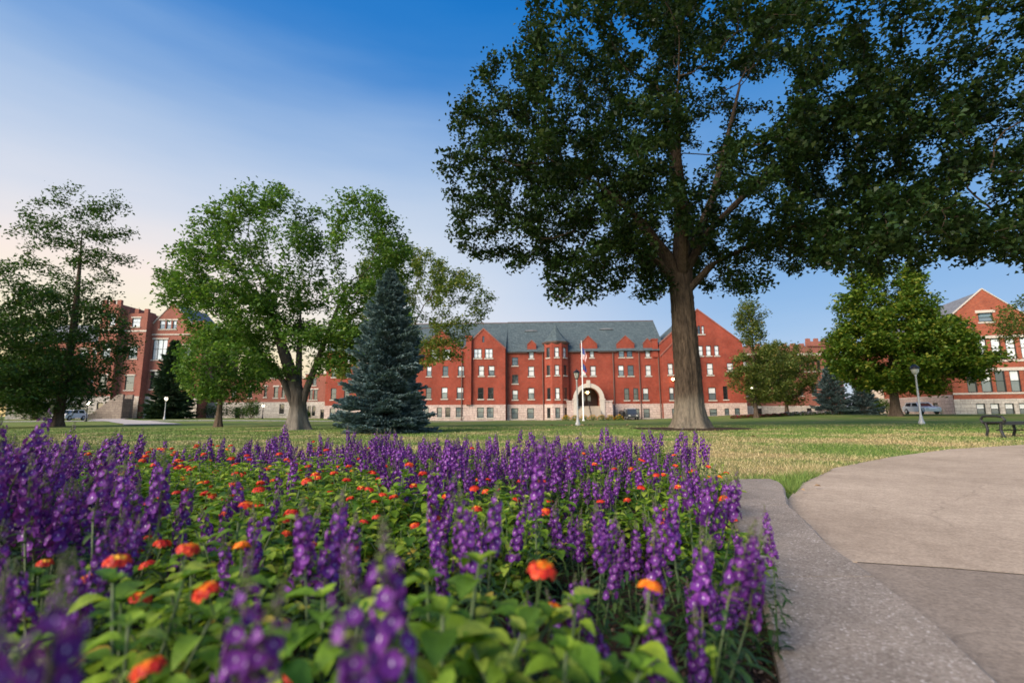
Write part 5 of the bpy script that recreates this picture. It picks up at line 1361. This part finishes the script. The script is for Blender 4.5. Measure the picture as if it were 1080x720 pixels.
def head_mesh(seed, kind):
    """lantana flower head: a dome of tiny four-lobed florets, darker at the rim"""
    g = random.Random(seed); mb = MB()
    R_ = g.uniform(.0135, .0185); n = 26
    mb.tube([(0, 0, -.045), (0, 0, -.002)], [.0014, .0018], 5, 2)
    for i in range(n):
        u = (i + .5) / n; th = math.acos(1 - u * .92); a = i * 2.39996
        nrm = Vector((math.sin(th) * math.cos(a), math.sin(th) * math.sin(a), math.cos(th) + .25)).normalized()
        c = Vector((R_ * math.sin(th) * math.cos(a), R_ * math.sin(th) * math.sin(a), R_ * .55 * math.cos(th) + g.uniform(-.001, .001)))
        mi = 0 if u > .3 else 1
        x, y, nn = frame_of(nrm); r = .0052 * g.uniform(.8, 1.3); o = g.uniform(0, 1.5)
        for q in range(4): petal_poly(mb, c, x, y, nn, o + q * 1.57, r, r * 1.15, r * g.uniform(-.1, .2), mi)
    mats = {'red': ('floret_red', 'floret_orange'), 'orange': ('floret_orange', 'floret_yellow'), 'mixed': ('floret_red', 'floret_yellow'), 'scarlet': ('floret_red', 'floret_red')}[kind]
    return mb.mesh('flower_head', [M[mats[0]], M[mats[1]], M['stem_green']], False, False)
HEADS = {k: [head_mesh(500 + 10 * i + q, k) for q in range(2)] for i, k in enumerate(('red', 'orange', 'mixed', 'scarlet'))}
HEADS['bud'] = []
for q in range(2):
    mb = MB(); g_ = random.Random(q)
    mb.tube([(0, 0, -.04), (0, 0, 0)], .0014, 5)
    for i in range(26):
        u = (i + .5) / 26; th = math.acos(1 - u); a = i * 2.4; c = Vector((math.sin(th) * math.cos(a), math.sin(th) * math.sin(a), math.cos(th))) * .008; s = .0024
        b = len(mb.v); mb.v += [tuple(c + Vector(v) * s) for v in ((1, 0, 0), (0, 1, 0), (-1, 0, 0), (0, -1, 0), (0, 0, 1), (0, 0, -1))]
        for f in ((0, 1, 4), (1, 2, 4), (2, 3, 4), (3, 0, 4), (1, 0, 5), (2, 1, 5), (3, 2, 5), (0, 3, 5)): mb.f.append(tuple(b + j for j in f)); mb.m.append(0)
    HEADS['bud'].append(mb.mesh('bud_head', M['leaf_lantana'], False, False))

def lantana(seed, rad_, H, nh, kinds, dens=1.0):
    g = random.Random(seed); root = link('lantana_plant', None); root.empty_display_size = .1
    st = MB(); lv = MB(); ends = []
    for k in range(13):
        a = k * 2.4; q = rad_ * math.sqrt((k + .6) / 13); e = Vector((q * math.cos(a), q * math.sin(a), H * (1 - .38 * (q / rad_) ** 2) * g.uniform(.9, 1.03)))
        m = e * .5 + Vector((0, 0, H * .06)); st.tube([(e.x * .1, e.y * .1, -.02), m, e], [.004, .003, .0022], 5)
        ends.append(e)
        nl = int(17 * dens)
        for i in range(nl):
            t = .22 + .78 * (i // 2 + .6) / (nl / 2); t = min(1, t); p = Vector((0, 0, 0)).lerp(m, t * 2) if t < .5 else m.lerp(e, t * 2 - 1)
            an = a + (i % 2) * math.pi + (i // 2) * 1.57 + g.uniform(-.4, .4); el = g.uniform(-.05, .5)
            L = g.uniform(.026, .064)
            d = Vector((math.cos(an), math.sin(an), el))
            strip_leaf(lv, p + d * .008, d, (0, 0, 1), L, L * g.uniform(.58, .72), g.uniform(.25, .9), 0, (.22, .82, 1., .88, .55, .0))
        for i in range(5):     # small young leaves at the tip
            an = i * 1.26; d = Vector((math.cos(an), math.sin(an), g.uniform(.3, 1.)))
            strip_leaf(lv, e, d, (0, 0, 1), g.uniform(.02, .035), g.uniform(.012, .02), .3, 0, (.3, .9, 1., .6, 0.))
    st.obj('stem', M['stem_green'], root, recalc=False, smooth=True)
    lv.obj('foliage', M['leaf_lantana'], root, recalc=False, smooth=True)
    g.shuffle(ends)
    for i in range(nh):
        e = ends[i % len(ends)]; kd = kinds[i % len(kinds)]
        o = link('bud_head' if kd == 'bud' else 'flower_head', g.choice(HEADS[kd]), root, e + Vector((g.uniform(-.02, .02), g.uniform(-.02, .02), g.uniform(.04, .07))))
        o.rotation_euler = (g.uniform(-.35, .35), g.uniform(-.35, .35), g.uniform(0, 6)); o.scale = (g.uniform(.85, 1.15),) * 3
    return root
LAN = [lantana(600 + k, r_, H, nh, kd) for k, (r_, H, nh, kd) in enumerate([(.2, .33, 4, ('red', 'bud', 'mixed', 'bud', 'orange', 'red')), (.19, .31, 5, ('orange', 'red', 'red', 'bud', 'bud')), (.21, .34, 5, ('red', 'scarlet', 'bud', 'red', 'bud')),
        (.18, .30, 4, ('mixed', 'scarlet', 'bud', 'bud', 'orange', 'red')), (.2, .32, 2, ('bud', 'scarlet')), (.19, .33, 4, ('scarlet', 'red', 'bud', 'bud'))])]
GREEN = [lantana(650 + k, .2, .31, 2, ('bud', 'bud'), 1.15) for k in range(2)]

KIDS = kids_table()
used = set()
def plant(proto, x, y, label, cat, group=None, s=1.0, z=None, tilt=(0, 0), rz=None):
    if proto.name not in used: used.add(proto.name); o = proto
    else: o = copy_tree(proto, KIDS)
    o.location = (x, y, soil_z(x, y) - .005 if z is None else z)
    o.rotation_euler = (tilt[0], tilt[1], FR.uniform(0, 6.28) if rz is None else rz); o.scale = (s, s, s * FR.uniform(.94, 1.08))
    tag(o, label, cat, group)
    return o

LZ = [   # where the lantana grows (closed outlines on the ground)
    [(-.9, 1.2), (-1.42, 1.9), (-2.2, 2.9), (-3.9, 4.95), (-2.75, 5.0), (-2.6, 3.9), (-1.15, 3.7), (-.65, 2.4), (-.5, 1.4)],
    [(.15, 1.5), (-.45, 1.6), (-.5, 2.3), (.0, 2.3)],
    [(.3, 1.65), (.95, 1.75), (1.05, 2.5), (.5, 2.5)],
    [(.45, 2.7), (1.0, 2.7), (1.35, 3.5), (.75, 3.5)],
]
def inside(x, y, P):
    c = False; n = len(P)
    for i in range(n):
        (x0, y0), (x1, y1) = P[i], P[(i + 1) % n]
        if (y0 > y) != (y1 > y) and x < (x1 - x0) * (y - y0) / (y1 - y0) + x0: c = not c
    return c

heroes = []
def hero(proto, x, y, top, label, cat='flower', s=None, tilt=(0, 0), rz=None):
    """a single plant that stands out in the photograph; its height follows from the tip's height"""
    heroes.append((x, y))
    H = {TALL[0].name: .62, TALL[1].name: .585, TALL[2].name: .60}.get(proto.name)
    z = soil_z(x, y) - .005
    if s is None: s = (top - z) / H if H else 1.0
    o = plant(proto, x, y, label, cat, None, s, None, tilt, rz); o.scale = (s, s, s)
    return o
def hp(px, d): return (px - 540) / 510 * d      # ground x of a sight line at depth d
hero(TALL[0], hp(563, 1.45), 1.45, .735, 'tallest purple spike rising alone above the back rows, green bud tip against the lawn')
hero(TALL[1], hp(352, 1.05), 1.05, .665, 'pair of leaning purple spikes over the green carpet, left of the middle')
hero(TALL[1], hp(404, .45), .45, .715, 'blurred purple spike very near the camera, left of the bottom middle')
hero(TALL[1], hp(268, .52), .52, .67, 'blurred broad purple spike near the camera between orange heads')
hero(TALL[2], hp(36, .31), .31, .715, 'largest most blurred purple spikes at the bottom left corner')
hero(TALL[1], hp(168, .42), .42, .60, 'blurred purple tip low at the bottom left beside the red heads')
hero(TALL[1], hp(500, 1.1), 1.1, .66, 'upright purple spikes just left of the tallest one')
hero(TALL[1], hp(380, 1.15), 1.15, .60, 'purple spikes leaning right behind the nearest blurred spike')
hero(TALL[2], hp(135, 1.1), 1.1, .585, 'dark purple spike in the shade at the left of the green carpet')
hero(TALL[0], hp(797, 1.45), 1.45, .515, 'purple spike with bare green tip overhanging the kerb', tilt=(0, .16))
hero(TALL[1], hp(780, 1.5), 1.5, .47, 'purple spikes at the right corner of the bed next to the kerb')
# the bright lantana leaves at the bottom middle, and the red heads at the bottom left
for k, (px, d, sc, lb) in enumerate([(360, .80, 1.28, 'bright green lantana bush at the bottom middle, mostly buds'), (470, .82, 1.36, 'bright green lantana bush at the bottom middle with large near leaves'), (575, .80, 1.22, 'bright green lantana bush at the bottom with two orange heads on stalks at its right'),
                                     (520, .58, 1.15, 'nearest bright lantana bush at the very bottom edge'), (400, .56, 1.1, 'near lantana bush at the bottom edge left of the middle')]):
    x = hp(px, d); heroes.append((x, d)); o = plant(GREEN[k % 2] if k != 2 else LAN[1], x, d, lb, 'shrub', None, sc); o.scale = (sc, sc, sc)
for k, (px, d, sc, lb) in enumerate([(165, .86, 1.15, 'near lantana with orange and red heads at the lower left'), (230, 1.02, 1.15, 'near lantana with red heads in front of the dark gap'), (205, .60, 1.0, 'blurred lantana with a dark orange head at the bottom left')]):
    x = hp(px, d); heroes.append((x, d)); o = plant(LAN[k % 4], x, d, lb, 'shrub', None, sc); o.scale = (sc, sc, sc)

rows_ = []
sp_ = .225
yy = .36
while yy < 5.15:
    edge = interp(KERB_L, yy) if yy < 4.86 else 2.05
    lim = -1.14 * yy - .25
    xx = edge - .13 - (.05 if yy < 2.2 else .08) - (.30 * S(yy, 3.6, 5.0))
    while xx > lim:
        x = xx + FR.uniform(-.07, .07); y = yy + FR.uniform(-.07, .07)
        rows_.append((x, y)); xx -= sp_ * FR.uniform(.9, 1.1)
    yy += sp_ * .86
na = nl_ = 0
for x, y in sorted(rows_, key=lambda p: p[1]):
    if math.hypot(x, y) < (.44 if x < -.12 else .62) or any(math.hypot(x - a, y - b) < .13 for a, b in heroes): continue
    if y < 1.2 and x > (.30 if y < .9 else .36) * y: continue
    L_ = any(inside(x + FR.uniform(-.06, .06), y + FR.uniform(-.06, .06), P) for P in LZ)
    if not L_ and FR.random() < (.13 if y > 1.5 else .06): L_ = True
    elif L_ and FR.random() < .06: L_ = False
    if y < .95 and -.25 * y < x < .1 and FR.random() < .5: L_ = True
    where = ('in front' if y < 1.3 else 'halfway back' if y < 3 else 'in the back rows')
    side = 'near the kerb' if x > .25 else ('at the left side' if x < -.85 * y else 'away from the kerb')
    if L_:
        if FR.random() < .12 and y > 1.2: continue
        s = FR.uniform(.82, 1.04) * (1.1 if x < -.5 and y > 1.5 else 1.0)
        nl_ += 1
        plant(FR.choice(LAN), x, y, f'red headed lantana bush {where} of the bed, {side}', 'shrub', 'lantana bushes in the flower bed', s)
    else:
        left = S(-x / max(y, .3), .70, .95)
        s = FR.choice((FR.uniform(.78, .95), FR.uniform(.9, 1.12))) * (1 + .26 * left * S(2.9 - y, 0, 1.0) * S(y, 1.2, 1.6)) * (1.04 if y > 3.2 else 1.0)
        if y < 1.5 and x > -.2: s *= .96
        if y > 3.0 and FR.random() < .16: continue
        na += 1
        plant(FR.choice(ANG), x, y, f'purple spiked clump {where} of the flower bed, {side}', 'flower', 'purple spiked clumps in the flower bed', s, None, (FR.uniform(-.13, .13), FR.uniform(-.13, .13)))
print('angelonia', na, 'lantana', nl_)
